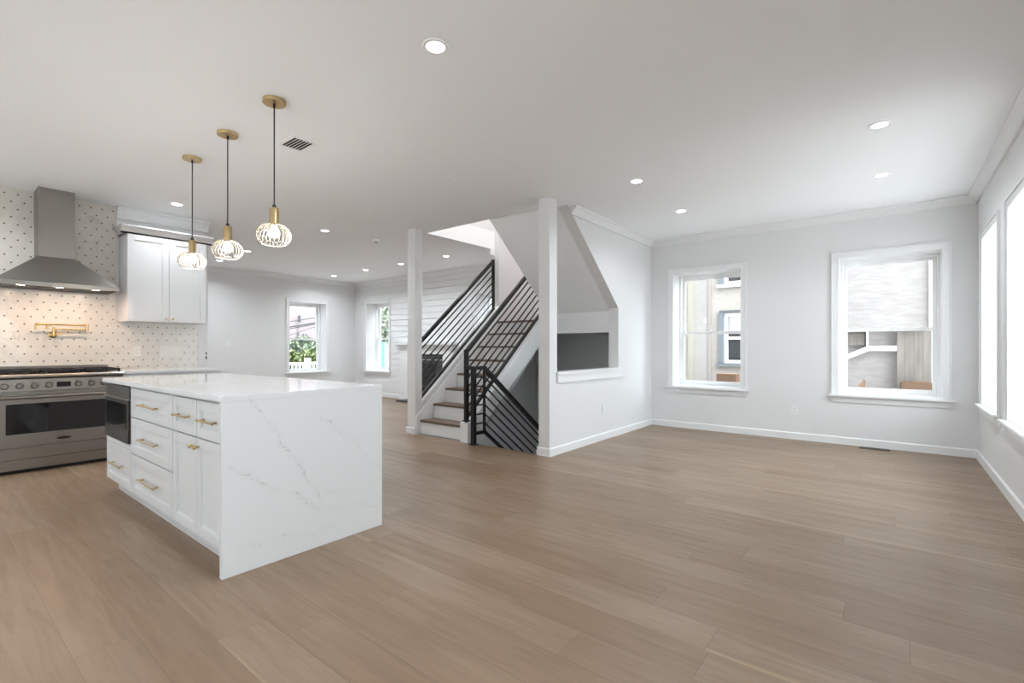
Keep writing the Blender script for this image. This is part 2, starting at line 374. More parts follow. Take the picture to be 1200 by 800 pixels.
# wall beside the stairs with the sloping opening
ws = MB()
ws.box(XS2, XS, 4.235, 4.38, -2.6, CEIL)
ws.box(XS2, XS, 4.38, 5.868, -2.6, 0.88)
ws.box(XS2, XS, 5.868, YB, -2.6, CEIL)
ws.prism([(4.60, CEIL), (5.868, 1.685), (5.868, CEIL)], 'x', XS2, XS)
struct('wall_stair', ws, M_WALL, 'white wall beside the stairs with a sloping opening')
# knee wall and full height wall left of the stairs
kn = MB(); kn.prism([(4.33, -2.6), (4.33, 0.415), (5.96, 1.80), (5.96, -2.6)], 'x', XN, XN2); kn.box(XN, XN2, 5.96, YB, -2.6, 3.06)
kn.box(XN-0.06, XN2, 4.215, 4.33, 0, CEIL)
struct('wall_knee', kn, M_WALL, 'white post and knee wall along the left of the stairs')
# stairwell above the ceiling and basement walls
up = MB(); up.box(XN-0.1, XN, YW-0.1, YB, 3.05, 5.4); up.box(XS2, XS2+0.1, YW-0.1, YB, 3.05, 5.4); up.box(XN-0.1, XS2+0.1, YW-1.6, YW-1.5, 3.05, 5.4)
up.box(XN-0.1, XN, YW-1.5, YW-0.1, 3.05, 5.4); up.box(XS2, XS2+0.1, YW-1.5, YW-0.1, 3.05, 5.4); up.box(XN-0.1, XS2+0.1, YW-1.6, YB+0.1, 5.4, 5.5)
struct('wall_upper', up, M_WALL, 'white walls of the stairwell above')
ba = MB(); ba.box(XN2-0.05, XS2+0.1, YF0-0.35, YF0-0.25, -2.6, -0.25); ba.box(XN-0.1, XS+0.1, YF0-0.4, YB+0.1, -2.7, -2.6); ba.box(XN2-0.1, XN2, YF0-0.35, 4.33, -2.6, -0.25)
struct('wall_basement', ba, M_WALL, 'basement walls below the stairs')
# window sill board of the sloping opening
sl = MB(); sl.box(XS2-0.01, XS+0.034, 4.36, 5.94, 0.865, 0.893, 0.004); sl.box(XS+0.0005, XS+0.020, 4.37, 5.925, 0.775, 0.865, 0.003)
struct('trim_1', sl, M_TRIM, 'white sill board under the sloping wall opening')
# crown mouldings: d = distance into the room, h = drop
CR = [(0, 0), (.078, 0), (.078, -.012), (.066, -.020), (.052, -.030), (.030, -.060), (.020, -.078), (.020, -.092), (0, -.092)]
def crown(mb, axis, wall, sgn, a, b, top=CEIL):
    pts = [(wall+sgn*d, top+h) for d, h in CR]; mb.prism(pts, 'y' if axis == 'x' else 'x', a, b)
c1 = MB(); crown(c1, 'x', XR, -1, YREAR, YB); struct('trim_2', c1, M_TRIM, 'crown moulding on the right wall')
c2 = MB(); crown(c2, 'y', YB, -1, XS, XR); struct('trim_3', c2, M_TRIM, 'crown moulding on the back wall')
c3 = MB(); crown(c3, 'x', XS, 1, 4.66, YB); struct('trim_4', c3, M_TRIM, 'crown moulding on the stair wall')
c4 = MB(); crown(c4, 'y', YB-0.018, -1, XL, XN); struct('trim_5', c4, M_TRIM, 'crown moulding on the shiplap wall')
c5 = MB(); crown(c5, 'x', XL, 1, YK, YB); struct('trim_6', c5, M_TRIM, 'crown moulding on the far left wall')
c6 = MB(); pts = [(XK+d*1.15, CEIL+h*1.35) for d, h in CR]; c6.prism(pts, 'y', 1.47, YK); struct('trim_7', c6, M_TRIM, 'crown moulding above the wall cabinet')
c7 = MB(); crown(c7, 'x', XN, -1, 5.86, YB-0.02); struct('trim_8', c7, M_TRIM, 'crown moulding where the stair wall begins')
# baseboards
BP = [(0, 0), (.015, 0), (.015, .078), (.008, .088), (0, .088)]
def base(name, label, segs):
    mb = MB()
    for axis, wall, sgn, a, b in segs: mb.prism([(wall+sgn*d, h) for d, h in BP], 'y' if axis == 'x' else 'x', a, b)
    struct(name, mb, M_TRIM, label)
base('baseboard_right', 'white baseboard of the right wall', [('x', XR, -1, YREAR, YB)])
base('baseboard_back', 'white baseboard of the back wall', [('y', YB, -1, XS, XR)])
base('baseboard_stair', 'white baseboard of the stair wall', [('x', XS, 1, 4.235, YB), ('y', 4.235, -1, XS2-0.015, XS+0.015), ('x', XS2, -1, 4.235, 4.26)])
base('baseboard_shiplap', 'white baseboard under the shiplap', [('y', YB-0.018, -1, XL, -8.7), ('y', YB-0.018, -1, -6.95, XN)])
base('baseboard_left', 'white baseboard of the far left wall', [('x', XL, 1, YK, YB), ('y', YK, 1, XL, XK)])
base('baseboard_knee', 'white baseboard around the stair post', [('y', 4.215, -1, XN-0.075, XN2+0.0), ('x', XN-0.06, -1, 4.215, 4.33)])
base('baseboard_rear', 'white baseboard behind the camera', [('y', YREAR, 1, XK, XR)])
# shiplap boards
sh = MB(); bh = 0.128; z = 0.0
while z < CEIL:
    z1 = min(z+bh, CEIL); segs = [(XL, -10.075-0.07), (-9.204+0.07, -6.45-0.07), (-5.58+0.07, XN)] if z1 > ZW0-0.09 and z < ZW1+0.04 else [(XL, XN)]
    for a, b in segs: sh.box(a, b, YB-0.018, YB, z, z1-0.015)
    z += bh
sh.box(XL, -10.075-0.07, YB-0.003, YB, 0, CEIL); sh.box(-9.204+0.07, -6.45-0.07, YB-0.003, YB, 0, CEIL); sh.box(-5.58+0.07, XN, YB-0.003, YB, 0, CEIL)
for a, b in ((-10.145, -9.134), (-6.52, -5.51)): sh.box(a, b, YB-0.003, YB, 0, ZW0-0.09); sh.box(a, b, YB-0.003, YB, ZW1+0.04, CEIL)
struct('trim_9', sh, M_TRIM, 'white shiplap boards on the far back wall')

# windows: double hung sashes in a deep reveal
def window(n, W, z0, z1, loc, rz, label, proud=0.0):
    """local x along the wall, y outward, z up from the opening's bottom"""
    r = thing('window_%d' % n, label, None, loc, rz, None, 'structure'); H = z1-z0; h = W/2
    p = -proud
    c = MB(); cw = 0.062
    c.box(-h-cw, -h, p-0.012, 0.0, -0.0, H, 0.002); c.box(h, h+cw, p-0.012, 0.0, 0, H, 0.002); c.box(-h-cw, h+cw, p-0.012, 0, H, H+cw, 0.002)
    c.box(-h-cw-0.012, -h-cw, p-0.022, 0, 0, H+cw+0.012); c.box(h+cw, h+cw+0.012, p-0.022, 0, 0, H+cw+0.012); c.box(-h-cw, h+cw, p-0.022, 0, H+cw, H+cw+0.012)
    c.build('casing', M_TRIM, r, True)
    s = MB(); s.box(-h-cw-0.04, h+cw+0.04, p-0.055, 0.0, -0.028, 0.0, 0.005); s.box(-h+0.0005, h-0.0005, 0, 0.31, 0.0, 0.006)
    s.box(-h-cw-0.01, h+cw+0.01, p-0.016, 0.0, -0.095, -0.028, 0.003); s.build('sill', M_TRIM, r, True)
    f = MB(); fw = 0.028; y0, y1 = 0.265, 0.38
    f.box(-h, -h+fw, y0, y1, 0, H); f.box(h-fw, h, y0, y1, 0, H); f.box(-h+fw, h-fw, y0, y1, H-fw, H); f.box(-h+fw, h-fw, y0, y1, 0, 0.02); f.build('frame', M_PLASTIC, r, True)
    a = h-fw; st = 0.042; mid = H*0.475
    for nm, ya, yb, zb, zt in (('lower_sash', 0.285, 0.315, 0.02, mid+0.02), ('upper_sash', 0.325, 0.355, mid-0.02, H-fw)):
        g = MB(); g.box(-a, -a+st, ya, yb, zb, zt, 0.003); g.box(a-st, a, ya, yb, zb, zt, 0.003)
        g.box(-a+st, a-st, ya, yb, zb, zb+(0.05 if nm[0] == 'l' else 0.04), 0.003); g.box(-a+st, a-st, ya, yb, zt-0.04, zt, 0.003)
        so = g.build(nm, M_PLASTIC, r, True)
        gl = MB().box(-a+st, a-st, (ya+yb)/2-0.002, (ya+yb)/2+0.002, zb+0.04, zt-0.04); gl.build('pane', M_GLASS, so, True)
        if nm[0] == 'l': MB().box(-0.03, 0.03, ya-0.012, ya, zt-0.012, zt+0.006, 0.002).build('sash_lock', M_PLASTIC, so, True)
    return r
wlab = ['window in the shiplap wall left of the fireplace', 'window in the shiplap wall behind the stair railing', 'left sash window of the back wall', 'right sash window of the back wall']
for i, (a, b) in enumerate(OPB): window(i+1, b-a, ZW0, ZW1, ((a+b)/2, YB, ZW0), 0, wlab[i], 0.018 if i < 2 else 0)
for i, (a, b) in enumerate(OPR): window(5+i, b-a, ZW0, ZW1, (XR, (a+b)/2, ZW0), -PI/2, ['right wall window nearest the far corner', 'right wall window cut by the edge of the view', 'unseen right wall window added beside the camera for daylight', 'unseen right wall window added behind the camera for daylight'][i])
window(10, 0.885, ZW0, 2.19, (XL, 5.7275, ZW0), PI/2, 'sash window in the far left wall')
for i, (a, b) in enumerate(OPRE): window(11+i, b-a, ZR0, ZR1, ((a+b)/2, YREAR, ZR0), PI, 'unseen window added behind the camera for daylight')

# ================================================================== STAIRS
SLP = 0.199/0.232
st = thing('staircase', 'white lower staircase with dark oak treads rising behind the black railing', 'stairs', (-4.6, 4.25, 0))
for i in range(7):
    y = 4.275+0.232*i; z = 0.188+0.199*i
    MB().box(XN2+0.016, -4.165, y, y+0.262, z-0.028, z, 0.008).build('tread', M_TREAD, st)
    MB().box(XN2+0.016, -4.165, y+0.025, y+0.04, z-0.199 if i else 0, z-0.028).build('riser', M_TRIM, st)
MB().box(XN2+0.016, -4.165, 4.275+0.232*7+0.025, 4.275+0.232*7+0.04, 1.40, 1.553).build('riser', M_TRIM, st)
sg = MB(); sg.prism([(4.215, 0.0), (4.215, 0.235), (4.30, 0.262), (5.90, 1.655), (5.90, 1.34), (4.56, 0.22), (4.52, 0.0)], 'x', -4.163, -4.035)
sg.build('stringer', M_TRIM, st)
sk = MB(); sk.prism([(4.225, 0), (4.225, 0.24), (5.90, 1.68), (5.90, 1.30), (4.50, 0.0)], 'x', XN2+0.0005, XN2+0.016); sk.build('skirt_board', M_TRIM, st)
cp = MB(); cp.prism([(4.34, 0.423), (4.34, 0.452), (5.955, 1.832), (5.955, 1.803)], 'x', XN-0.02, XN2+0.02); cp.build('knee_wall_cap', M_TRIM, st)
MB().prism([(4.60, 0.03), (5.90, 1.20), (5.90, 1.17), (4.60, 0.0)], 'x', XN2+0.02, -4.165).build('underside', M_WALL, st)
# landing
ld = thing('stair_landing', 'white stair landing seen through the sloping wall opening', 'landing', (-4.0, 6.4, 1.58))
MB().box(XN2+0.002, XS2-0.002, 5.895, YB-0.001, 1.552, 1.581, 0.004).build('landing_floor', M_TREAD, ld)
MB().box(XN2+0.002, XS2-0.002, 5.92, YB-0.001, 1.375, 1.551).build('landing_frame', M_WALL, ld)
MB().box(-4.03, XS2-0.002, 5.885, 5.919, 1.365, 1.655).build('fascia', M_TRIM, ld)
# upper flight
uf = thing('staircase', 'upper stair flight whose grey sloping underside shows beside the column', 'stairs', (-3.5, 5.9, 1.58))
zs = lambda y: 1.655+0.85*(5.90-y)
YE = 4.54
f = MB(); f.prism([(5.90, zs(5.90)), (YE, zs(YE)), (YE, 3.05), (5.90, zs(5.90)+0.12)], 'x', -4.0, XS2-0.002); f.build('flight_body', M_CEIL, uf)
for i in range(7):
    y = 5.90-0.232*i; z = 1.58+0.199*(i+1)+0.22
    if y-0.25 < 4.5: break
    MB().box(-3.99, XS2-0.01, y-0.25, y+0.01, z-0.028, z+0.0, 0.006).build('tread', M_TREAD, uf)
    MB().box(-3.99, XS2-0.01, y-0.03, y-0.01, z-0.199, z-0.028).build('riser', M_TRIM, uf)
# basement flight
bf = thing('staircase', 'basement stair flight going down beyond the lower black railing', 'stairs', (-3.45, 4.26, -0.2))
for i in range(11):
    y = YF0+0.232*i; z = -0.18*(i+1)-0.02
    MB().box(-3.87, XS2-0.002, y+0.001, y+0.25, z-0.028, z, 0.006).build('tread', M_TREAD, bf)
    MB().box(-3.87, XS2-0.002, y+0.001, y+0.016, z, z+0.15).build('riser', M_TRIM, bf)
MB().prism([(4.27, -0.02), (4.27, -0.45), (6.9, -2.56), (6.9, -2.12)], 'x', -3.905, -3.875).build('stringer', M_TRIM, bf)

# railings
def railing(label, loc): return thing('stair_railing', label, 'railing', loc)
ra = railing('black metal stair railing on the open right side of the oak steps', (-4.09, 4.26, 0.262))
XA = -4.095; RS = 0.868
tz = lambda y: 1.105+RS*(y-4.25); bz = lambda y: 0.335+RS*(y-4.30)
MB().box(XA-0.024, XA+0.024, 4.232, 4.280, 0.262, 1.135, 0.003).build('newel_post', M_BLACK, ra)
MB().box(XA-0.042, XA+0.042, 4.218, 4.30, 0.255, 0.268, 0.003).build('foot_plate', M_BLACK, ra)
MB().slant((XA, 4.256, tz(4.256)), (XA, 5.90, tz(5.90)), 0.045, 0.058).build('top_rail', M_BLACK, ra)
MB().slant((XA, 4.28, bz(4.28)), (XA, 5.90, bz(5.90)), 0.035, 0.045).build('bottom_rail', M_BLACK, ra)
for i in range(1, 7):
    t = i/7; g = lambda y: bz(y)*(1-t)+tz(y)*t
    MB().slant((XA, 4.28, g(4.28)), (XA, 5.90, g(5.90)), 0.014, 0.020).build('rail_bar', M_BLACK, ra)
MB().box(XA-0.02, XA+0.02, 5.89, 5.93, 1.60, tz(5.9)+0.03, 0.003).build('end_post', M_BLACK, ra)
rb = railing('black metal railing on the white knee wall left of the steps', (-5.05, 4.35, 0.45))
XB = -5.05; RB = 0.862
tb = lambda y: 1.254+RB*(y-4.367); bb = lambda y: 0.495+RB*(y-4.367)
MB().slant((XB, 4.332, tb(4.332)), (XB, 5.87, tb(5.87)), 0.045, 0.055).build('top_rail', M_BLACK, rb)
MB().slant((XB, 4.332, bb(4.332)), (XB, 5.87, bb(5.87)), 0.035, 0.045).build('bottom_rail', M_BLACK, rb)
for i in range(1, 7):
    t = i/7; g = lambda y: bb(y)*(1-t)+tb(y)*t
    MB().slant((XB, 4.332, g(4.332)), (XB, 5.87, g(5.87)), 0.014, 0.019).build('rail_bar', M_BLACK, rb)
MB().box(XB-0.02, XB+0.02, 5.85, 5.89, bb(5.87)-0.02, tb(5.87)+0.03, 0.003).build('end_post', M_BLACK, rb)
rc = railing('low black metal guard railing running down along the basement stairs', (-3.916, 4.193, 0))
XC = -3.916; CS = -0.765
MB().box(XC-0.026, XC+0.026, 4.167, 4.219, 0.008, 0.935, 0.003).build('newel_post', M_BLACK, rc)
MB().box(XC-0.045, XC+0.045, 4.150, 4.238, 0.0, 0.010, 0.003).build('foot_plate', M_BLACK, rc)
MB().box(XA+0.025, XC+0.02, 4.18, 4.22, 0.893, 0.935, 0.003).build('short_rail', M_BLACK, rc)
tr = MB(); tr.box(XC-0.02, XC+0.02, 4.219, 4.40, 0.893, 0.935, 0.003); tr.slant((XC, 4.384, 0.908), (XC, 6.6, 0.908+CS*(6.6-4.384)), 0.045, 0.060); tr.build('top_rail', M_BLACK, rc)
br = MB(); br.box(XC-0.016, XC+0.016, 4.219, 4.40, 0.112, 0.150); br.slant((XC, 4.384, 0.132), (XC, 6.4, 0.132+CS*(6.4-4.384)), 0.032, 0.045); br.build('bottom_rail', M_BLACK, rc)
MB().box(XC-0.012, XC+0.012, 4.372, 4.396, 0.13, 0.91).build('baluster', M_BLACK, rc)
for i in range(1, 7):
    zz = 0.132+(0.914-0.132)*i/7
    m_ = MB(); m_.box(XC-0.008, XC+0.008, 4.219, 4.384, zz-0.008, zz+0.008); m_.slant((XC, 4.384, zz), (XC, 6.5, zz+CS*(6.5-4.384)), 0.014, 0.019); m_.build('rail_bar', M_BLACK, rc)
MB().box(XC-0.02, XC+0.02, 6.56, 6.6, -2.2, 0.908+CS*(6.58-4.384), 0.003).build('end_post', M_BLACK, rc)

# ================================================================== KITCHEN
def shaker_y(mb, x0, x1, z0, z1, y, t=0.02, rail=0.055):
    """door or drawer front facing -y, outer face at y"""
    r = min(rail, (x1-x0)*0.28, (z1-z0)*0.28); yb = y+t
    mb.box(x0, x0+r, y, yb, z0, z1, 0.0015); mb.box(x1-r, x1, y, yb, z0, z1, 0.0015); mb.box(x0+r, x1-r, y, yb, z0, z0+r, 0.0015); mb.box(x0+r, x1-r, y, yb, z1-r, z1, 0.0015)
    mb.box(x0+r-0.001, x1-r+0.001, y+0.011, yb, z0+r-0.001, z1-r+0.001)
    e = 0.006
    for (a, b, c, d) in ((x0+r, x0+r+e, z0+r, z1-r), (x1-r-e, x1-r, z0+r, z1-r), (x0+r, x1-r, z0+r, z0+r+e), (x0+r, x1-r, z1-r-e, z1-r)): mb.box(a, b, y+0.005, yb, c, d)
    return mb
def shaker_x(mb, y0, y1, z0, z1, x, t=0.02, rail=0.06):
    """front facing +x, outer face at x"""
    r = min(rail, (y1-y0)*0.28, (z1-z0)*0.28); xb = x-t
    mb.box(xb, x, y0, y0+r, z0, z1, 0.0015); mb.box(xb, x, y1-r, y1, z0, z1, 0.0015); mb.box(xb, x, y0+r, y1-r, z0, z0+r, 0.0015); mb.box(xb, x, y0+r, y1-r, z1-r, z1, 0.0015)
    mb.box(xb, x-0.011, y0+r-0.001, y1-r+0.001, z0+r-0.001, z1-r+0.001)
    e = 0.006
    for (a, b, c, d) in ((y0+r, y0+r+e, z0+r, z1-r), (y1-r-e, y1-r, z0+r, z1-r), (y0+r, y1-r, z0+r, z0+r+e), (y0+r, y1-r, z1-r-e, z1-r)): mb.box(xb, x-0.005, a, b, c, d)
    return mb
def pull_y(x, z, y, L):
    m_ = MB(); yc = y-0.028
    m_.tube([(x-L/2, yc, z), (x-L/2+0.012, yc, z), (x-L/2+0.018, yc, z), (x+L/2-0.018, yc, z), (x+L/2-0.012, yc, z), (x+L/2, yc, z)], [0.0075, 0.0075, 0.005, 0.005, 0.0075, 0.0075], 10)
    for s_ in (-1, 1): m_.tube([(x+s_*(L/2-0.03), yc, z), (x+s_*(L/2-0.03), y, z)], 0.005, 8); m_.lathe([(0.009, -0.004), (0.009, 0)], (x+s_*(L/2-0.03), y, z), 10, 'y')
    return m_
def knob(axis, c):
    m_ = MB(); sg_ = 1 if axis == 'x' else -1
    pr = [(0.006, 0.0), (0.005, 0.012*sg_), (0.012, 0.017*sg_), (0.014, 0.024*sg_), (0.010, 0.029*sg_)]
    m_.lathe(pr, c, 14, axis); return m_
# island -----------------------------------------------------------
YI = 0.998; IX0, IX1 = -4.985, -2.651; X1, X2 = -4.308, -3.425
def cab_body(x0, x1, zlo, zhi, parent, y1=1.62):
    b_ = MB(); b_.box(x0, x1, YI+0.021, y1, zlo, zhi); b_.build('carcass', M_CAB, parent)
    MB().box(x0, x1, 1.075, y1, 0.0, zlo).build('toe_kick', M_CAB, parent)
def drawer_y(parent, x0, x1, z0, z1, L):
    d = shaker_y(MB(), x0, x1, z0, z1, YI).build('drawer', M_CAB, parent)
    if L: pull_y((x0+x1)/2, (z0+z1)/2, YI, L).build('handle', M_BRASS2, d)
    return d
ca = thing('island_base_cabinet', 'white island cabinet with one low drawer under the built-in microwave', 'cabinet', (-4.64, 1.3, 0))
b_ = MB(); b_.box(IX0, X1-0.002, YI+0.021, 1.62, 0.10, 0.435); b_.box(IX0, IX0+0.018, YI+0.002, 1.62, 0.435, 0.884); b_.box(X1-0.020, X1-0.002, YI+0.002, 1.62, 0.435, 0.884); b_.box(IX0+0.018, X1-0.020, 1.45, 1.62, 0.435, 0.884)
b_.build('carcass', M_CAB, ca); MB().box(IX0+0.0, X1-0.002, 1.075, 1.62, 0.0, 0.10).build('toe_kick', M_CAB, ca)
drawer_y(ca, IX0+0.002, X1-0.006, 0.118, 0.415, 0.40*0.75)
MB().box(IX0+0.002, X1-0.006, YI, YI+0.02, 0.42, 0.45).build('filler_strip', M_CAB, ca)
cb = thing('island_base_cabinet', 'white island cabinet with a stack of three wide drawers', 'cabinet', (-3.87, 1.3, 0))
cab_body(X1+0.002, X2-0.002, 0.10, 0.884, cb)
for (a, b) in ((0.664, 0.868), (0.402, 0.656), (0.118, 0.394)): drawer_y(cb, X1+0.004, X2-0.004, a, b, 0.36)
cc = thing('island_base_cabinet', 'white island cabinet with two small drawers above two doors', 'cabinet', (-3.04, 1.3, 0))
cab_body(X2+0.002, IX1-0.002, 0.10, 0.884, cc)
XM = (X2+IX1)/2
drawer_y(cc, X2+0.004, XM-0.003, 0.664, 0.868, 0.22); drawer_y(cc, XM+0.003, IX1-0.006, 0.664, 0.868, 0.22)
for (a, b, kx) in ((X2+0.004, XM-0.002, XM-0.035), (XM+0.002, IX1-0.006, XM+0.035)):
    d = shaker_y(MB(), a, b, 0.118, 0.656, YI).build('door', M_CAB, cc); knob('y', (kx, YI, 0.612)).build('knob', M_BRASS2, d)
wt = thing('island_worktop', 'white veined quartz island worktop with a waterfall end reaching the floor', 'worktop', (-3.8, 1.45, 0.885))
MB().box(-5.0, -2.62, 0.972, 1.93, 0.885, 0.915, 0.003).build('top_slab', M_QUARTZ, wt)
MB().box(-2.650, -2.62, 0.972, 1.93, 0.0, 0.8855, 0.0015).build('waterfall_panel', M_QUARTZ, wt)
one('island_back_panel', MB().box(IX0, IX1-0.002, 1.622, 1.64, 0, 0.884), M_CAB, 'white panel closing the far side of the island under the overhang', 'panel', (-3.8, 1.63, 0))
mw = thing('microwave', 'black and dark steel drawer microwave built into the left end of the island', 'microwave', (-4.64, 1.2, 0.455))
MB().box(IX0+0.020, X1-0.024, 1.02, 1.44, 0.455, 0.865).build('housing', M_DARK, mw)
MB().box(IX0+0.004, X1-0.010, 0.992, 1.018, 0.785, 0.872, 0.002).build('control_panel', M_DSTEEL, mw)
dr = MB().box(IX0+0.004, X1-0.010, 0.985, 1.018, 0.462, 0.778, 0.003).build('drawer_front', M_DSTEEL, mw)
MB().box(IX0+0.06, X1-0.06, 0.9825, 0.986, 0.565, 0.745).build('glass', M_BGLASS, dr)
MB().box(IX0+0.004, X1-0.010, 0.976, 0.99, 0.776, 0.786).build('grip_lip', M_STEEL, mw)
# range --------------------------------------------------------------
RY0, RY1 = 0.478, 1.388; XF = -6.285
rg = thing('range_cooker', 'wide stainless steel gas range with eight knobs under the hood', 'range', (-6.6, 0.933, 0))
MB().box(XK+0.012, XF-0.03, RY0, RY1, 0.03, 0.895).build('body', M_STEEL, rg)
MB().box(XK+0.03, XF-0.07, RY0+0.02, RY1-0.02, 0.0, 0.03).build('toe_recess', M_DARK, rg)  # black block stands in for the shaded gap at the floor
cp_ = MB(); cp_.prism([(XF-0.03, 0.752), (XF-0.002, 0.757), (XF-0.012, 0.866), (XF-0.03, 0.868)], 'y', RY0, RY1); cpo = cp_.build('control_panel', M_STEEL, rg)
for ky in (0.535, 0.632, 0.731, 0.828, 1.038, 1.137, 1.236, 1.335):
    m_ = MB(); c_ = (XF-0.006, ky, 0.808); m_.lathe([(0.033, -0.002), (0.033, 0.004), (0.026, 0.007), (0.024, 0.030), (0.020, 0.035)], c_, 24, 'x'); m_.box(c_[0]+0.028, c_[0]+0.041, ky-0.006, ky+0.006, 0.786, 0.830, 0.002)
    m_.build('knob', M_STEEL, cpo)
dp = MB().box(XF-0.010, XF+0.001, 0.884, 0.984, 0.785, 0.832, 0.001).build('display', M_BGLASS, cpo)
MB().box(XF-0.03, XF-0.0, RY0, RY1, 0.869, 0.874).build('shadow_gap', M_DARK, rg)  # dark strip stands in for the shade under the lip
nb = MB(); nb.prism([(XF-0.03, 0.875), (XF+0.018, 0.875), (XF+0.030, 0.885), (XF+0.030, 0.900), (XF+0.018, 0.911), (XF-0.03, 0.911)], 'y', RY0-0.004, RY1+0.004); nb.build('front_lip', M_STEEL, rg)
dr = MB(); ds = (0.545, 1.320, 0.362, 0.640)
dr.box(XF-0.029, XF, RY0+0.004, ds[0], 0.245, 0.742, 0.003); dr.box(XF-0.029, XF, ds[1], RY1-0.004, 0.245, 0.742, 0.003)
dr.box(XF-0.029, XF, ds[0], ds[1], 0.245, ds[2], 0.003); dr.box(XF-0.029, XF, ds[0], ds[1], ds[3], 0.742, 0.003)
door = dr.build('oven_door', M_STEEL, rg)
MB().box(XF-0.028, XF-0.003, ds[0], ds[1], ds[2], ds[3]).build('oven_window', M_BGLASS, door)
hd = MB(); hd.tube([(XF+0.055, RY0+0.03, 0.703), (XF+0.055, RY1-0.03, 0.703)], 0.015, 14)
for yy in (RY0+0.06, RY1-0.06): hd.tube([(XF, yy, 0.703), (XF+0.055, yy, 0.703)], 0.010, 10)
hd.build('handle', M_STEEL, door)
bd = MB(); bd.lathe([(1, 0), (1, 0.003)], (0, 0, 0), 24, 'x'); bd.v = [(XF-0.001+v[0], 0.934+v[1]*0.052, 0.292+v[2]*0.012) for v in bd.v]; bd.build('badge', M_DSTEEL, door)
MB().box(XF-0.029, XF-0.002, RY0+0.004, RY1-0.004, 0.035, 0.236, 0.003).build('kick_panel', M_STEEL, rg)
MB().box(XF-0.003, XF+0.0005, RY0+0.004, RY1-0.004, 0.128, 0.131).build('panel_crease', M_DSTEEL, rg)
MB().box(XK+0.012, XF-0.028, RY0, RY1, 0.8955, 0.905).build('cooktop', M_DSTEEL, rg)
MB().box(XK+0.012, XK+0.05, RY0, RY1, 0.905, 0.972, 0.003).build('back_guard', M_STEEL, rg)
for i in range(3):
    y0 = RY0+0.012+i*0.297; y1 = y0+0.290; m_ = MB(); zt = 0.948
    for yy in (y0+0.008, (y0+y1)/2, y1-0.008): m_.box(XK+0.075, XF-0.03, yy-0.007, yy+0.007, zt-0.02, zt)
    for xx in (XK+0.082, XK+0.22, XK+0.335, XK+0.46, XF-0.037): m_.box(xx-0.007, xx+0.007, y0, y1, zt-0.02, zt)
    for xx in (XK+0.085, XF-0.04):
        for yy in (y0+0.01, y1-0.01): m_.box(xx-0.008, xx+0.008, yy-0.008, yy+0.008, 0.905, zt-0.02)
    m_.build('grate', M_IRON, rg)
    for xx in (XK+0.20, XK+0.47): MB().lathe([(0.055, 0.0), (0.055, 0.012), (0.040, 0.014), (0.038, 0.022), (0.01, 0.025)], (xx, (y0+y1)/2, 0.905), 20).build('burner', M_IRON, rg)
# counters beside the range ------------------------------------------
def base_cab_x(y0, y1, label, ctlabel, split):
    t = thing('base_cabinet', label, 'cabinet', (-6.6, (y0+y1)/2, 0))
    MB().box(XK+0.012, -6.33, y0, y1, 0.10, 0.884).build('carcass', M_CAB, t); MB().box(XK+0.012, -6.40, y0, y1, 0, 0.10).build('toe_kick', M_CAB, t)
    ys = [y0+(y1-y0)*i/split for i in range(split+1)]
    for i in range(split):
        d = shaker_x(MB(), ys[i]+0.003, ys[i+1]-0.003, 0.70, 0.865, -6.309).build('drawer', M_CAB, t); knob('x', (-6.309, (ys[i]+ys[i+1])/2, 0.78)).build('knob', M_BRASS2, d)
        d = shaker_x(MB(), ys[i]+0.003, ys[i+1]-0.003, 0.115, 0.692, -6.309).build('door', M_CAB, t); knob('x', (-6.309, ys[i+1]-0.04 if i % 2 == 0 else ys[i]+0.04, 0.64)).build('knob', M_BRASS2, d)
    one('countertop', MB().box(XK+0.011, -6.28, y0, y1, 0.885, 0.915, 0.003), M_QUARTZ, ctlabel, 'worktop', (-6.6, (y0+y1)/2, 0.885))
base_cab_x(1.392, 2.33, 'white base cabinet right of the range, mostly behind the island', 'white quartz countertop right of the range', 2)
base_cab_x(-1.6, 0.472, 'white base cabinet left of the range', 'white quartz countertop left of the range', 4)
# tile backsplash
tl = MB(); tl.box(XK+0.0005, XK+0.010, YREAR+0.001, 1.47, 0.915, CEIL); tl.box(XK+0.0005, XK+0.010, 1.47, 2.285, 0.915, 1.47)
one('tile_backsplash', tl, M_TILE, 'cream marble mosaic with small dark diamond dots behind the range', 'tiling', (XK, 0.9, 0.915))
# hood
hx = -6.42; hz = 1.752; XH = XK+0.0105
ho = thing('range_hood', 'stainless steel chimney hood above the range', 'hood', (-6.67, 0.935, hz))
MB().box(XH, -6.632, 0.80, 1.07, 2.065, CEIL-0.001).build('chimney', M_STEELH, ho)
HY0, HY1 = 0.480, 1.392; v_ = MB()
lo = [(XH, HY0, hz+0.042), (hx, HY0, hz+0.042), (hx, HY1, hz+0.042), (XH, HY1, hz+0.042)]; hi = [(XH, 0.795, 2.07), (-6.627, 0.795, 2.07), (-6.627, 1.075, 2.07), (XH, 1.075, 2.07)]
v_.add(lo+hi, [(3, 2, 1, 0), (4, 5, 6, 7), (0, 1, 5, 4), (1, 2, 6, 5), (2, 3, 7, 6), (3, 0, 4, 7)]); v_.build('canopy', M_STEELH, ho)
vz = MB(); vz.box(hx-0.02, hx, HY0, HY1, hz, hz+0.0415, 0.002); vz.box(XH, XH+0.02, HY0, HY1, hz, hz+0.0415); vz.box(XH+0.02, hx-0.02, HY0, HY0+0.02, hz, hz+0.0415); vz.box(XH+0.02, hx-0.02, HY1-0.02, HY1, hz, hz+0.0415); vz.build('visor', M_STEELH, ho)
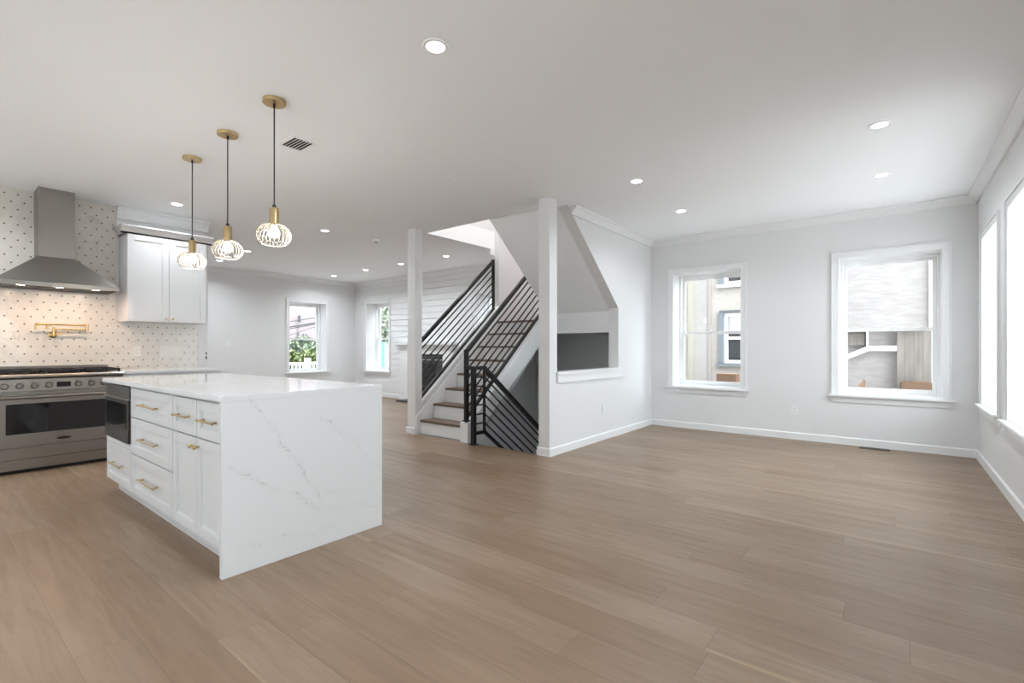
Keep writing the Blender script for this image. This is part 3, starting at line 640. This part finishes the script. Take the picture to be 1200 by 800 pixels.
for i in range(3):
    y0 = HY0+0.03+i*0.285; m_ = MB(); m_.box(XH+0.05, hx-0.10, y0, y0+0.275, hz+0.012, hz+0.018)
    for j in range(12): m_.box(XH+0.05, hx-0.10, y0+0.01+j*0.022, y0+0.021+j*0.022, hz+0.004, hz+0.012)
    m_.build('filter', M_GROUT, ho)
MB().box(hx-0.10, hx-0.02, HY0+0.02, HY1-0.02, hz+0.008, hz+0.02).build('light_panel', M_STEELH, ho)
for y_ in (0.66, 0.935, 1.21):
    lm = MB().lathe([(0.030, 0), (0.030, 0.004)], (hx-0.06, y_, hz+0.004), 20).build('lamp', M_WARMLENS, ho)
    ar = area('lamp_light', (0, 0, 0), 0.06, HOOD_W, (1, 0.71, 0.52)); ar.parent = ho; ar.location = Vector((hx-0.06, y_, hz-0.001))-ho.location; ar.rotation_euler = (0, 0, 0)
tp = MB()
for i in range(5):
    tp.lathe([(0.006, 0), (0.006, 0.001)], (-6.70-0.0, 0.7985, 2.12+i*0.11), 10, 'y')
tp.build('screw', M_DSTEEL, ho)
# wall cabinet
uc = thing('wall_cabinet', 'white two-door shaker wall cabinet right of the hood', 'cabinet', (-6.75, 1.87, 1.452))
UX = -6.57
MB().box(XK+0.0105, UX-0.021, 1.49, 2.265, 1.452, 2.42).build('carcass', M_CAB, uc)
for (a, b, ky) in ((1.492, 1.876, 1.846), (1.880, 2.263, 1.910)):
    d = shaker_x(MB(), a, b, 1.455, 2.414, UX).build('door', M_CAB, uc); knob('x', (UX, ky, 1.492)).build('knob', M_BRASS2, d)
cm = MB(); prf = [(0, 0), (0.0, 0.02), (0.045, 0.07), (0.06, 0.078), (0.06, 0.092), (0, 0.092)]
cm.prism([(UX-0.002+d, 2.412+h) for d, h in prf], 'y', 1.43, 2.325); cm.prism([(1.49-d, 2.418+h) for d, h in prf], 'x', XK+0.0105, UX+0.0); cm.prism([(2.265+d, 2.418+h) for d, h in prf], 'x', XK+0.0105, UX+0.0)
cm.box(XK+0.0105, UX-0.006, 1.49, 2.265, 2.42, 2.51)
cm.build('crown_moulding', M_CAB, uc)
# pot filler
pf = thing('pot_filler', 'brass folding pot filler tap on the tiles above the range', 'tap', (XK+0.01, 0.94, 1.30))
m_ = MB(); m_.lathe([(0.034, 0), (0.034, 0.006), (0.026, 0.012), (0.014, 0.018), (0.014, 0.07)], (XK+0.0105, 0.94, 1.295), 24, 'x'); m_.lathe([(0.018, 0), (0.018, 0.03)], (XK+0.06, 0.94, 1.295), 16, 'x'); m_.build('wall_flange', M_BRASS, pf)
xa = XK+0.085
m_ = MB(); m_.tube([(xa, 0.94, 1.275), (xa, 0.94, 1.372)], 0.012, 12); m_.tube([(xa, 0.94, 1.352), (xa, 1.20, 1.352)], 0.008, 12); m_.tube([(xa, 1.20, 1.335), (xa, 1.20, 1.415)], 0.013, 12); m_.build('lower_arm', M_BRASS, pf)
m_ = MB(); m_.tube([(xa, 1.20, 1.400), (xa+0.012, 0.81, 1.400)], 0.008, 12); m_.tube([(xa+0.012, 0.905, 1.40), (xa+0.012, 0.80, 1.40)], 0.011, 12); m_.tube([(xa+0.012, 0.80, 1.405), (xa+0.012, 0.80, 1.335)], [0.009, 0.007], 12); m_.build('upper_arm', M_BRASS, pf)
m_ = MB(); m_.tube([(xa+0.012, 0.885, 1.40), (xa+0.012, 0.885, 1.365)], 0.007, 10); m_.tube([(xa+0.012, 0.868, 1.362), (xa+0.012, 0.902, 1.362)], 0.006, 10); m_.build('spout_valve', M_BRASS, pf)
m_ = MB(); m_.tube([(XK+0.075, 0.95, 1.30), (XK+0.09, 1.02, 1.318)], [0.006, 0.004], 10); m_.build('lever', M_BRASS, pf)

# plates on walls -----------------------------------------------------
def plate(axis, wall, sgn, s, z, wd, ht, n, label, cat='socket', kind='outlet', group=None):
    """n = number of gangs"""
    t = thing('wall_outlet' if kind == 'outlet' else 'light_switch', label, cat, (wall, s, z) if axis == 'x' else (s, wall, z), 0, group)
    def bx(mb, a, b, c, d, e, f_, bev=0):
        mb.box(wall+sgn*a, wall+sgn*b, c, d, e, f_, bev) if axis == 'x' else mb.box(c, d, wall+sgn*a, wall+sgn*b, e, f_, bev); return mb
    bx(MB(), 0, 0.005, s-wd/2, s+wd/2, z-ht/2, z+ht/2, 0.0015).build('cover_plate', M_PLATE if wall == XK+0.010 else M_PLATEW, t)
    for g_ in range(n):
        c_ = s-wd/2+wd*(g_+0.5)/n
        if kind == 'outlet':
            for dz in (-0.02, 0.02):
                q = bx(MB(), 0.005, 0.0075, c_-0.016, c_+0.016, z+dz-0.014, z+dz+0.014, 0.001).build('receptacle', M_PLATE if wall == XK+0.010 else M_PLATEW, t)
                m2 = MB(); bx(m2, 0.0075, 0.0080, c_-0.008, c_-0.005, z+dz-0.005, z+dz+0.006); bx(m2, 0.0075, 0.0080, c_+0.005, c_+0.008, z+dz-0.005, z+dz+0.006); m2.build('slot', M_SLOT, q)
        else: bx(MB(), 0.005, 0.009, c_-0.016, c_+0.016, z-0.033, z+0.033, 0.001).build('rocker', M_PLATE if wall == XK+0.010 else M_PLATEW, t)
plate('x', XS, 1, 5.445, 0.376, 0.075, 0.118, 1, 'white outlet low on the stair wall right of the column')
plate('y', YB, -1, -0.973, 0.372, 0.075, 0.118, 1, 'white outlet low between the two back windows')
plate('x', XL, 1, 4.022, 1.247, 0.12, 0.118, 2, 'white double switch plate left of the far left window', 'switch', 'switch')
plate('x', XK+0.010, 1, 1.656, 1.118, 0.075, 0.118, 1, 'single white outlet on the tiles, left of the wider plate')
plate('x', XK+0.010, 1, 1.995, 1.118, 0.235, 0.118, 4, 'wide white switch plate on the tiles under the wall cabinet', 'switch', 'switch')
one('latch_plate', MB().box(XK, XK+0.006, 2.372, 2.388, 1.01, 1.05, 0.001).box(XK, XK+0.010, 2.374, 2.386, 1.075, 1.10, 0.001), M_SLOT, 'small dark metal clips at the wall end above the countertop', 'clip', (XK, 2.38, 1.05))

# ceiling fixtures ----------------------------------------------------
def pendant(x, y, label):
    t = thing('pendant_lamp', label, 'lamp', (x, y, 1.825), 0, None)
    def B(mb): mb.v = [(v[0]+x, v[1]+y, v[2]) for v in mb.v]; return mb
    B(MB().lathe([(0.069, 2.738), (0.070, 2.741), (0.070, 2.7595)], (0, 0, 0), 32)).build('canopy', M_BRASS2, t)
    m_ = MB(); m_.tube([(0, 0, 2.738), (0, 0, 2.07)], 0.0042, 8); m_.lathe([(0.009, 2.715), (0.007, 2.738)], (0, 0, 0), 12); m_.lathe([(0.013, 2.062), (0.010, 2.085)], (0, 0, 0), 12); B(m_).build('cord', M_CORD, t)
    B(MB().lathe([(0.030, 1.948), (0.027, 1.965), (0.0285, 2.058), (0.025, 2.063)], (0, 0, 0), 24)).build('socket_sleeve', M_BRASS2, t)
    m_ = MB(); nr = 25
    for k_ in range(nr):
        a0 = 2*PI*k_/nr; pts_ = []
        for j in range(13):
            tt = j/12; th = PI*(0.10+0.68*tt); rr = 0.103*math.sin(th)**0.8; zz = 1.886+0.074*math.cos(th)
            a_ = a0+0.28*tt; pts_.append((rr*math.cos(a_), rr*math.sin(a_), zz))
        pts_.insert(0, (0.028*math.cos(a0), 0.028*math.sin(a0), 1.953)); m_.tube(pts_, 0.0023, 5)
    for (rr, zz) in ((0.030, 1.951), (pts_[-1][0]**2+pts_[-1][1]**2, 0)):
        if zz == 0: rr = math.sqrt(rr); zz = pts_[-1][2]
        m_.tube([(rr*math.cos(2*PI*j/28), rr*math.sin(2*PI*j/28), zz) for j in range(29)], 0.003, 6, False)
    B(m_).build('cage_shade', M_WIRE, t)
    B(MB().lathe([(0.004, 1.868), (0.016, 1.871), (0.028, 1.882), (0.033, 1.899), (0.030, 1.917), (0.018, 1.938), (0.013, 1.950)], (0, 0, 0), 20)).build('bulb', M_BULB, t)
    l = bpy.data.lights.new('bulb_light', 'POINT'); l.energy = PENDANT_W; l.color = (1, 0.95, 0.87); l.shadow_soft_size = 0.034
    o = bpy.data.objects.new('bulb_light', l); S.collection.objects.link(o); o.parent = t; o.location = (0, 0, 0.020)
pendant(-3.136, 1.472, 'nearest pendant lamp over the island, its brass cup and wire globe largest')
pendant(-3.885, 1.480, 'middle pendant lamp of the three over the island')
pendant(-4.624, 1.487, 'farthest pendant lamp over the island, in front of the wall cabinet')
cans = [(-1.90, 1.74, 'large round recessed light alone near the top centre of the view'), (-0.073, 4.335, 'recessed ceiling light nearer the camera in front of the right window'),
        (-0.080, 5.61, 'recessed ceiling light just above the right back window'), (-1.926, 4.35, 'recessed ceiling light nearest the right side of the column'),
        (-1.94, 5.625, 'recessed ceiling light just above the left back window'), (-6.25, 1.86, 'recessed ceiling light in front of the white wall cabinet'),
        (-6.08, 3.54, 'recessed ceiling light right of the nearest pendant globe'), (-8.38, 3.49, 'recessed ceiling light between the middle and nearest pendant globes'),
        (-9.68, 3.55, 'recessed ceiling light just left of the middle pendant globe, farthest left of the living area'), (-9.76, 5.90, 'leftmost recessed light of the far row by the shiplap wall'),
        (-8.50, 5.85, 'second recessed light from the left in the far row'), (-7.36, 5.85, 'recessed light of the far row just left of the stair post'),
        (-6.12, 5.85, 'recessed light seen above the left stair railing'),
        (-6.1, 0.0, None), (-1.9, -0.8, None), (-4.2, -0.9, None), (-0.1, 1.0, None), (-6.1, -1.8, None), (-1.9, -2.4, None)]  # this row: unseen lights added behind the camera
for (x, y, lb) in cans:
    t = thing('recessed_light', lb or 'unseen recessed ceiling light added behind the camera', 'ceiling light', (x, y, CEIL), 0, 'recessed ceiling lights' if lb else 'unseen recessed ceiling lights added behind the camera')
    m_ = MB(); seg = 32; pr = [(0.048, 0.0), (0.050, -0.006), (0.066, -0.006), (0.070, 0.0)]; vs = []; fs = []
    for (r_, h_) in pr:
        for j in range(seg): a_ = 2*PI*j/seg; vs.append((x+r_*math.cos(a_), y+r_*math.sin(a_), CEIL+h_))
    for i in range(3):
        for j in range(seg): fs.append((i*seg+j, i*seg+(j+1) % seg, (i+1)*seg+(j+1) % seg, (i+1)*seg+j))
    m_.add(vs, fs, True); m_.build('trim_ring', M_PLASTIC, t)
    MB().lathe([(0.049, CEIL-0.0045), (0.049, CEIL-0.001)], (x, y, 0), 32).build('lens', M_LENS, t)
    ar = area('lens_light', (0, 0, 0), 0.095, CAN_W*(0.45 if lb and 'wall cabinet' in lb else 0.55 if x > -2.5 and y > 4 else 1), (0.87, 0.945, 1), spread=R(150)); ar.parent = t; ar.location = (0, 0, -0.008)
# unseen lamp added to brighten the upper stairwell
t = thing('added_stairwell_light', 'unseen round white light added high up to brighten the stairwell', 'ceiling light', (-4.1, 5.3, 5.4))
MB().lathe([(0.14, 5.345), (0.16, 5.36), (0.16, 5.399)], (-4.1, 5.3, 0), 32).build('housing', M_PLASTIC, t)
MB().lathe([(0.10, 5.335), (0.135, 5.345)], (-4.1, 5.3, 0), 32).build('diffuser', M_LENS, t)
ar = area('diffuser_light', (0, 0, 0), 0.2, STAIR_W, (1, 0.98, 0.96)); ar.parent = t; ar.location = (0, 0, -0.07)
# ceiling register, detector and blank plates
vt = thing('ceiling_vent', 'white rectangular air register in the ceiling right of the nearest pendant', 'vent', (-3.66, 1.90, CEIL))
vx0, vx1, vy0, vy1 = -3.79, -3.53, 1.80, 2.00
m_ = MB(); m_.box(vx0, vx1, vy0, vy0+0.025, CEIL-0.007, CEIL-0.0005, 0.001); m_.box(vx0, vx1, vy1-0.025, vy1, CEIL-0.007, CEIL-0.0005, 0.001); m_.box(vx0, vx0+0.025, vy0+0.025, vy1-0.025, CEIL-0.007, CEIL-0.0005); m_.box(vx1-0.025, vx1, vy0+0.025, vy1-0.025, CEIL-0.007, CEIL-0.0005); m_.build('frame', M_PLASTIC, vt)
MB().box(vx0+0.025, vx1-0.025, vy0+0.025, vy1-0.025, CEIL-0.0015, CEIL-0.0005).build('duct_opening', M_DARK, vt)  # flat dark sheet stands in for the shade behind the louvres
for i in range(6):
    yc = vy0+0.037+i*0.025; m_ = MB(); m_.prism([(yc+0.016, CEIL-0.002), (yc+0.019, CEIL-0.002), (yc+0.002, CEIL-0.011), (yc-0.001, CEIL-0.011)], 'x', vx0+0.025, vx1-0.025); m_.build('louvre', M_PLASTIC, vt)
sd = thing('smoke_detector', 'small white round smoke detector on the ceiling left of the stair post', 'detector', (-6.01, 4.32, CEIL))
MB().lathe([(0.045, CEIL-0.032), (0.055, CEIL-0.022), (0.06, CEIL-0.0005)], (-6.01, 4.32, 0), 28).build('housing', M_PLASTIC, sd)
MB().lathe([(0.026, CEIL-0.037), (0.028, CEIL-0.032)], (-6.01, 4.32, 0), 20).build('sensor', M_SLOT, sd)
for (x, y, lb) in ((-4.79, 3.317, 'flat white round blank cover on the ceiling left of the stair opening'), (-3.285, 3.30, 'flat white round blank cover on the ceiling in front of the column')):
    one('ceiling_cover_plate', MB().lathe([(0.055, CEIL-0.006), (0.060, CEIL-0.0005)], (x, y, 0), 28), M_CEIL, lb, 'cover plate', (x, y, CEIL))
# floor register under the right window
fv = thing('floor_register', 'bronze slotted floor vent against the back wall under the right window', 'vent', (-0.16, 6.86, 0))
m_ = MB(); m_.box(-0.305, -0.02, 6.80, 6.925, 0.0005, 0.005, 0.001); m_.build('plate', M_VENT, fv)
m_ = MB()
for i in range(14): m_.box(-0.29+i*0.019, -0.281+i*0.019, 6.815, 6.91, 0.005, 0.0062)
m_.build('slots', M_DARK, fv)

# fireplace -----------------------------------------------------------
fp = thing('fireplace', 'charcoal tiled fireplace with a white mantel behind the stair railing', 'fireplace', (-7.81, 6.9, 0))
YS = YB-0.0185
m_ = MB(); m_.box(-8.36, -7.27, YS-0.10, YS, 0.80, 1.018); m_.box(-8.36, -8.12, YS-0.10, YS, 0, 0.80); m_.box(-7.50, -7.27, YS-0.10, YS, 0, 0.80); m_.box(-8.36, -7.27, YS-0.45, YS-0.101, 0, 0.03, 0.004); m_.build('surround', M_SLATE, fp)
m_ = MB(); m_.box(-8.12, -7.50, YS-0.03, YS-0.0, 0.0, 0.80); m_.build('firebox', M_DARK, fp)
m_ = MB(); m_.box(-8.13, -7.49, YS-0.112, YS-0.10, 0.79, 0.82); m_.box(-8.13, -8.10, YS-0.112, YS-0.10, 0.03, 0.79); m_.box(-7.52, -7.49, YS-0.112, YS-0.10, 0.03, 0.79); m_.build('frame', M_BLACK, fp)
MB().box(-8.10, -7.52, YS-0.108, YS-0.103, 0.03, 0.79).build('glass_door', M_BGLASS, fp)
m_ = MB()
for i in range(4): m_.box(-8.30+i*0.26, -8.08+i*0.26, YS-0.103, YS-0.0995, 0.895, 0.903)
m_.build('vent_slot', M_PLASTIC, fp)
m_ = MB(); m_.box(-8.80, -6.92, YS-0.20, YS, 1.215, 1.262, 0.004); m_.box(-8.74, -6.98, YS-0.16, YS, 1.18, 1.215, 0.004); m_.build('mantel_shelf', M_TRIM, fp)
m_ = MB(); m_.box(-8.66, -8.37, YS-0.12, YS, 0, 1.18, 0.003); m_.box(-7.26, -7.0, YS-0.12, YS, 0, 1.18, 0.003); m_.box(-8.37, -7.26, YS-0.12, YS, 1.02, 1.18, 0.003); m_.build('mantel_frame', M_TRIM, fp)

# ================================================================== OUTSIDE
one('side_yard', MB().box(-60, -12, -30, 60, -0.75, -0.65).box(-12, 30, 7.4, 60, -0.75, -0.65), M_ASPH, 'grey paved yard outside the back windows', 'ground', (0, 20, -0.7))
bpy.data.objects['side_yard']['kind'] = 'structure'
one('bounce_ground', MB().box(1.12, 30, -30, 7.4, -0.75, -0.65).box(-12, 1.12, -30, -3.7, -0.75, -0.65), M_CONC, 'pale ground outside the windows', 'ground', (0, 20, -0.7))  # pale tone chosen to bounce daylight up onto the ceiling
bpy.data.objects['bounce_ground']['kind'] = 'structure'; bpy.data.objects['bounce_ground'].name = 'ground'
nbh = thing('neighbouring_house', 'cream stucco house seen through the left back window', 'building', (-4.0, 13, -0.65))
yN = 11.0
MB().box(-9.0, -2.86, yN, yN+0.3, -0.65, 4.3).box(-1.95, -1.35, yN, yN+0.3, -0.65, 4.3).box(-2.86, -1.95, yN, yN+0.3, -0.65, 0.83).box(-2.86, -1.95, yN, yN+0.3, 1.90, 2.53).box(-2.86, -1.95, yN, yN+0.3, 3.6, 4.3).build('wall', M_STUCCO, nbh)
m_ = MB(); m_.box(-3.62, -3.50, yN-0.06, yN, -0.65, 4.3); m_.build('corner_strip', mat('pale_yellow_render', (0.36, 0.33, 0.27, 1), 0.9), nbh)
m_ = MB(); m_.box(-3.18, -3.12, yN-0.05, yN, -0.65, 4.3); m_.build('render_joint', mat('pinkish_render', (0.34, 0.29, 0.265, 1), 0.9), nbh)
m_ = MB(); m_.box(-3.50, -3.18, yN-0.03, yN, -0.65, 4.3); m_.build('grey_render_panel', mat('grey_render', (0.35, 0.32, 0.30, 1), 0.9, noise=0.1, nscale=8, bump=0.8, bscale=12), nbh)
for (z0, z1) in ((0.83, 1.90), (2.53, 3.6)):
    fo = MB(); fo.box(-2.86, -2.80, yN+0.04, yN+0.14, z0, z1); fo.box(-2.01, -1.95, yN+0.04, yN+0.14, z0, z1); fo.box(-2.80, -2.01, yN+0.04, yN+0.14, z1-0.07, z1); fo.box(-2.80, -2.01, yN+0.04, yN+0.14, z0, z0+0.06); fo.box(-2.80, -2.01, yN+0.04, yN+0.12, (z0+z1)/2-0.03, (z0+z1)/2+0.03)
    fo.box(-2.42, -2.39, yN+0.05, yN+0.11, z0, z1)
    wi = fo.build('window', M_PLASTIC, nbh)
    MB().box(-2.80, -2.01, yN+0.10, yN+0.105, z0+0.05, z1-0.06).build('pane', M_BGLASS, wi)
    MB().box(-2.78, -2.03, yN+0.084, yN+0.088, z1-0.42, z1-0.07).build('curtain', M_CURTAIN, wi)
    MB().box(-2.97, -2.86, yN-0.05, yN, z0, z1).build('shutter', M_BLUEF, nbh)
    MB().box(-3.0, -1.90, yN-0.10, yN, z0-0.08, z0-0.01).build('window_ledge', M_BLUEF if z0 < 2 else M_CONC, nbh)
    MB().box(-2.95, -1.90, yN-0.04, yN, z1, z1+0.06).build('lintel', M_SLOT, nbh)
nb2 = thing('neighbouring_house', 'white stucco house seen through the right back window', 'building', (-0.4, 12, -0.65))
MB().box(-1.34, 0.48, yN-0.35, yN+0.3, 1.50, 4.3).build('upper_wall', M_STUCCO2, nb2)
MB().box(-1.34, 0.48, yN, yN+0.3, -0.65, 1.50).build('lower_wall', M_STUCCO2, nb2)
MB().box(0.475, 0.545, yN-0.42, yN-0.35, 1.5, 6.5, 0.01).build('downspout', M_PLASTIC, nb2)
m_ = MB(); m_.prism([(-0.90, 0.82), (-0.345, 1.10), (0.06, 1.10), (0.06, 1.19), (-0.345, 1.19), (-0.90, 0.91)], 'y', yN-0.16, yN-0.001); m_.box(-0.375, -0.345, yN-0.16, yN-0.001, 1.19, 1.50); m_.build('stair_trim', M_PLASTIC, nb2)
MB().box(-0.80, -0.40, yN-0.10, yN-0.002, 1.20, 1.42).build('plank_infill', M_BOARD, nb2)
m_ = MB()
for i in range(4): m_.box(0.062+i*0.115, 0.062+i*0.115+0.112, yN-0.166, yN-0.14, -0.65, 1.475)
one('wooden_gate', m_, M_BOARD, 'weathered grey vertical-board gate outside the right back window', 'gate', (0.3, yN-0.15, -0.65))
one('gate_post', MB().box(0.525, 0.60, yN-0.165, yN-0.065, -0.65, 1.60, 0.004), M_PLASTIC, 'white square post beside the weathered board gate', 'post', (0.56, yN-0.2, -0.65))
one('utility_pole', MB().tube([(1.02, 17, -0.65), (1.02, 17, 3.0)], 0.10, 12), M_BOARD, 'grey wooden pole far behind the white post', 'pole', (1.02, 17, -0.65))
def patio_chair(x, y, rz, label):
    t = thing('patio_chair', label, 'chair', (x, y, -0.62), rz); s_ = MB()
    s_.box(-0.27, 0.27, -0.27, 0.27, 0.40, 0.47, 0.02); s_.build('seat', M_WICKER, t, True)
    pts = []; b2 = MB(); n = 10
    for j in range(n):                         # curved back wrapping the seat
        a_ = PI*(0.02+0.96*j/(n-1)); pts.append((0.29*math.cos(a_), 0.27*math.sin(a_)))
    for j in range(n-1):
        (xa_, ya_), (xb_, yb_) = pts[j], pts[j+1]; h0 = 0.78+0.44*math.sin(PI*j/(n-1)); h1 = 0.78+0.44*math.sin(PI*(j+1)/(n-1)); q = 1.10
        b2.add([(xa_, ya_, 0.42), (xb_, yb_, 0.42), (xb_*q, yb_*q, h1), (xa_*q, ya_*q, h0), (xa_*1.12, ya_*1.12, 0.42), (xb_*1.12, yb_*1.12, 0.42), (xb_*q*1.1, yb_*q*1.1, h1), (xa_*q*1.1, ya_*q*1.1, h0)],
               [(0, 1, 2, 3), (4, 7, 6, 5), (3, 2, 6, 7), (0, 4, 5, 1), (0, 3, 7, 4), (1, 5, 6, 2)])
    b2.build('backrest', M_WICKER, t, True)
    for sx in (-1, 1):
        for sy in (-1, 1): MB().tube([(sx*0.23, sy*0.22, 0.40), (sx*0.26, sy*0.25, 0)], [0.02, 0.014], 8).build('leg', M_WICKER, t, True)
    return t
one('patio_deck', MB().box(-3.2, 1.3, 7.6, 10.83, -0.66, -0.62), M_ASPH, 'grey paved patio strip between the houses', 'patio', (-1, 9.2, -0.65))
patio_chair(-0.70, 10.5, R(-90), 'brown wicker chair at the left of the right back window view')
t = thing('patio_sofa', 'brown wicker sofa in front of the weathered gate', 'sofa', (0.33, 10.45, -0.62))
MB().box(0.10, 0.52, 10.60, 10.70, -0.30, 0.585, 0.02).build('backrest', M_WICKER, t); MB().box(0.10, 0.52, 10.05, 10.60, -0.55, -0.20, 0.02).build('seat', M_WICKER, t)
one('patio_table', MB().box(-2.86, -2.48, 10.4, 10.7, 0.40, 0.62, 0.01).box(-2.80, -2.76, 10.45, 10.49, -0.62, 0.40).box(-2.58, -2.54, 10.45, 10.49, -0.62, 0.40).box(-2.80, -2.76, 10.61, 10.65, -0.62, 0.40).box(-2.58, -2.54, 10.61, 10.65, -0.62, 0.40), M_WICKER, 'tall brown wicker planter stand below the neighbour window', 'planter', (-2.67, 10.55, -0.62))
# far left view
far = thing('distant_building', 'long pinkish roofed building seen through the far left window', 'building', (-32, 17, -0.65))
m_ = MB(); m_.prism([(-33, 2.2), (-33, 8.0), (-32.6, 8.0), (-32.0, 1.75), (-32.0, 1.70)], 'y', 5, 30); m_.build('roof', M_ROOF, far)
MB().box(-36, -32.3, 5.5, 29.5, -0.65, 1.72).build('wall', mat('white_siding', (0.8, 0.8, 0.8, 1), 0.7), far)
for (yy, zz) in ((16.69, 2.0), (17.05, 1.95), (17.25, 1.95)): MB().box(-32.0, -31.9, yy-0.06, yy+0.06, zz-0.16, zz+0.16).build('dormer_window', M_SLOT, far)
MB().box(-31.99, -31.6, 16.62, 16.76, 2.9, 3.35).build('chimney', M_SLOT, far)
ug = 'overhead wires in the far left window'
for i, (za, zb, r_) in enumerate(((2.95, 3.33, 0.03), (2.62, 2.98, 0.05), (2.50, 2.90, 0.03), (2.1, 2.75, 0.02))):
    one('overhead_wire', MB().tube([(-30, 12.0, za-0.8+i*0.02), (-30, 15.1, za-0.14), (-30, 17.0, zb-0.14), (-30, 20, zb+0.5)], r_, 6), M_BLACK, ['topmost of the black wires crossing the far left window', 'thickest black wire in the far left window', 'thin black wire just under the thickest one', 'lowest thin black wire in the far left window'][i], 'wire', (-30, 16, za), ug)
for yy in (12.0, 20.0): one('utility_pole', MB().tube([(-30, yy, -0.65), (-30, yy, 4.6)], 0.12, 10), M_BOARD, 'wooden utility pole %s of the far left window view' % ('left' if yy < 15 else 'right'), 'pole', (-30, yy, -0.65))
def foliage(name, c, rad, n, leaf, m, label, cat, trunk=None):
    t = thing(name, label, cat, (c[0], c[1], -0.65)); mb = MB(); rnd = random.Random(hash((round(c[0]), n)) & 255)
    for _ in range(n):
        while True:
            p = Vector((rnd.uniform(-1, 1), rnd.uniform(-1, 1), rnd.uniform(-1, 1)))
            if 0.35 < p.length < 1: break
        p = Vector((c[0]+p.x*rad[0], c[1]+p.y*rad[1], c[2]+p.z*rad[2])); a = Vector((rnd.gauss(0, 1), rnd.gauss(0, 1), rnd.gauss(0, 1))).normalized(); b = a.orthogonal().normalized()
        s_ = leaf*rnd.uniform(0.6, 1.3); mb.add([p-a*s_, p+b*s_*0.5, p+a*s_, p-b*s_*0.5], [(0, 1, 2, 3)])
    mb.build('foliage', m, t)
    MB().tube([(c[0], c[1], -0.65), (c[0], c[1], c[2])], [trunk or 0.05, 0.03], 8).build('stem', M_BOARD, t); return t
foliage('garden_bush', (-18.3, 9.05, 0.2), (0.7, 0.55, 0.93), 2600, 0.10, M_LEAF, 'bright green bush at the left of the far left window', 'bush')
foliage('garden_bush', (-18.3, 9.95, 0.1), (0.7, 0.70, 0.98), 3000, 0.10, M_LEAF, 'wider green bush right of the bright one outside the far left window', 'bush')
foliage('garden_bush', (-21.0, 11.2, 0.9), (0.8, 0.8, 0.75), 2200, 0.12, M_LEAF2, 'dark evergreen top rising behind the green bushes', 'bush')
pk = thing('picket_fence', 'white picket fence in front of the green bushes', 'fence', (-15, 8, -0.65))
m_ = MB(); m_.box(-15.03, -14.98, 5.5, 10.5, 0.60, 0.68); m_.box(-15.03, -14.98, 5.5, 10.5, -0.15, -0.05); m_.build('rail', M_PLASTIC, pk)
for i in range(42): MB().box(-15.02, -14.99, 5.55+i*0.12, 5.60+i*0.12, -0.64, 0.60).build('picket', M_PLASTIC, pk)
MB().box(-15.08, -14.92, 8.05, 8.20, -0.65, 0.80, 0.01).build('post', M_PLASTIC, pk)
foliage('garden_tree', (-13.3, 10.2, 2.0), (0.95, 0.6, 0.85), 420, 0.11, M_LEAF2, 'dark leafy tree outside the shiplap wall window', 'tree', 0.10)
one('teal_post', MB().box(-12.98, -12.82, 9.5, 9.62, -0.65, 1.33, 0.01), M_TEAL, 'teal painted post outside the shiplap wall window', 'post', (-12.9, 9.56, -0.65))
foliage('garden_bush', (-12.75, 10.4, 0.5), (0.4, 0.4, 0.75), 350, 0.08, M_LEAF2, 'dark shrub beside the teal post', 'bush')
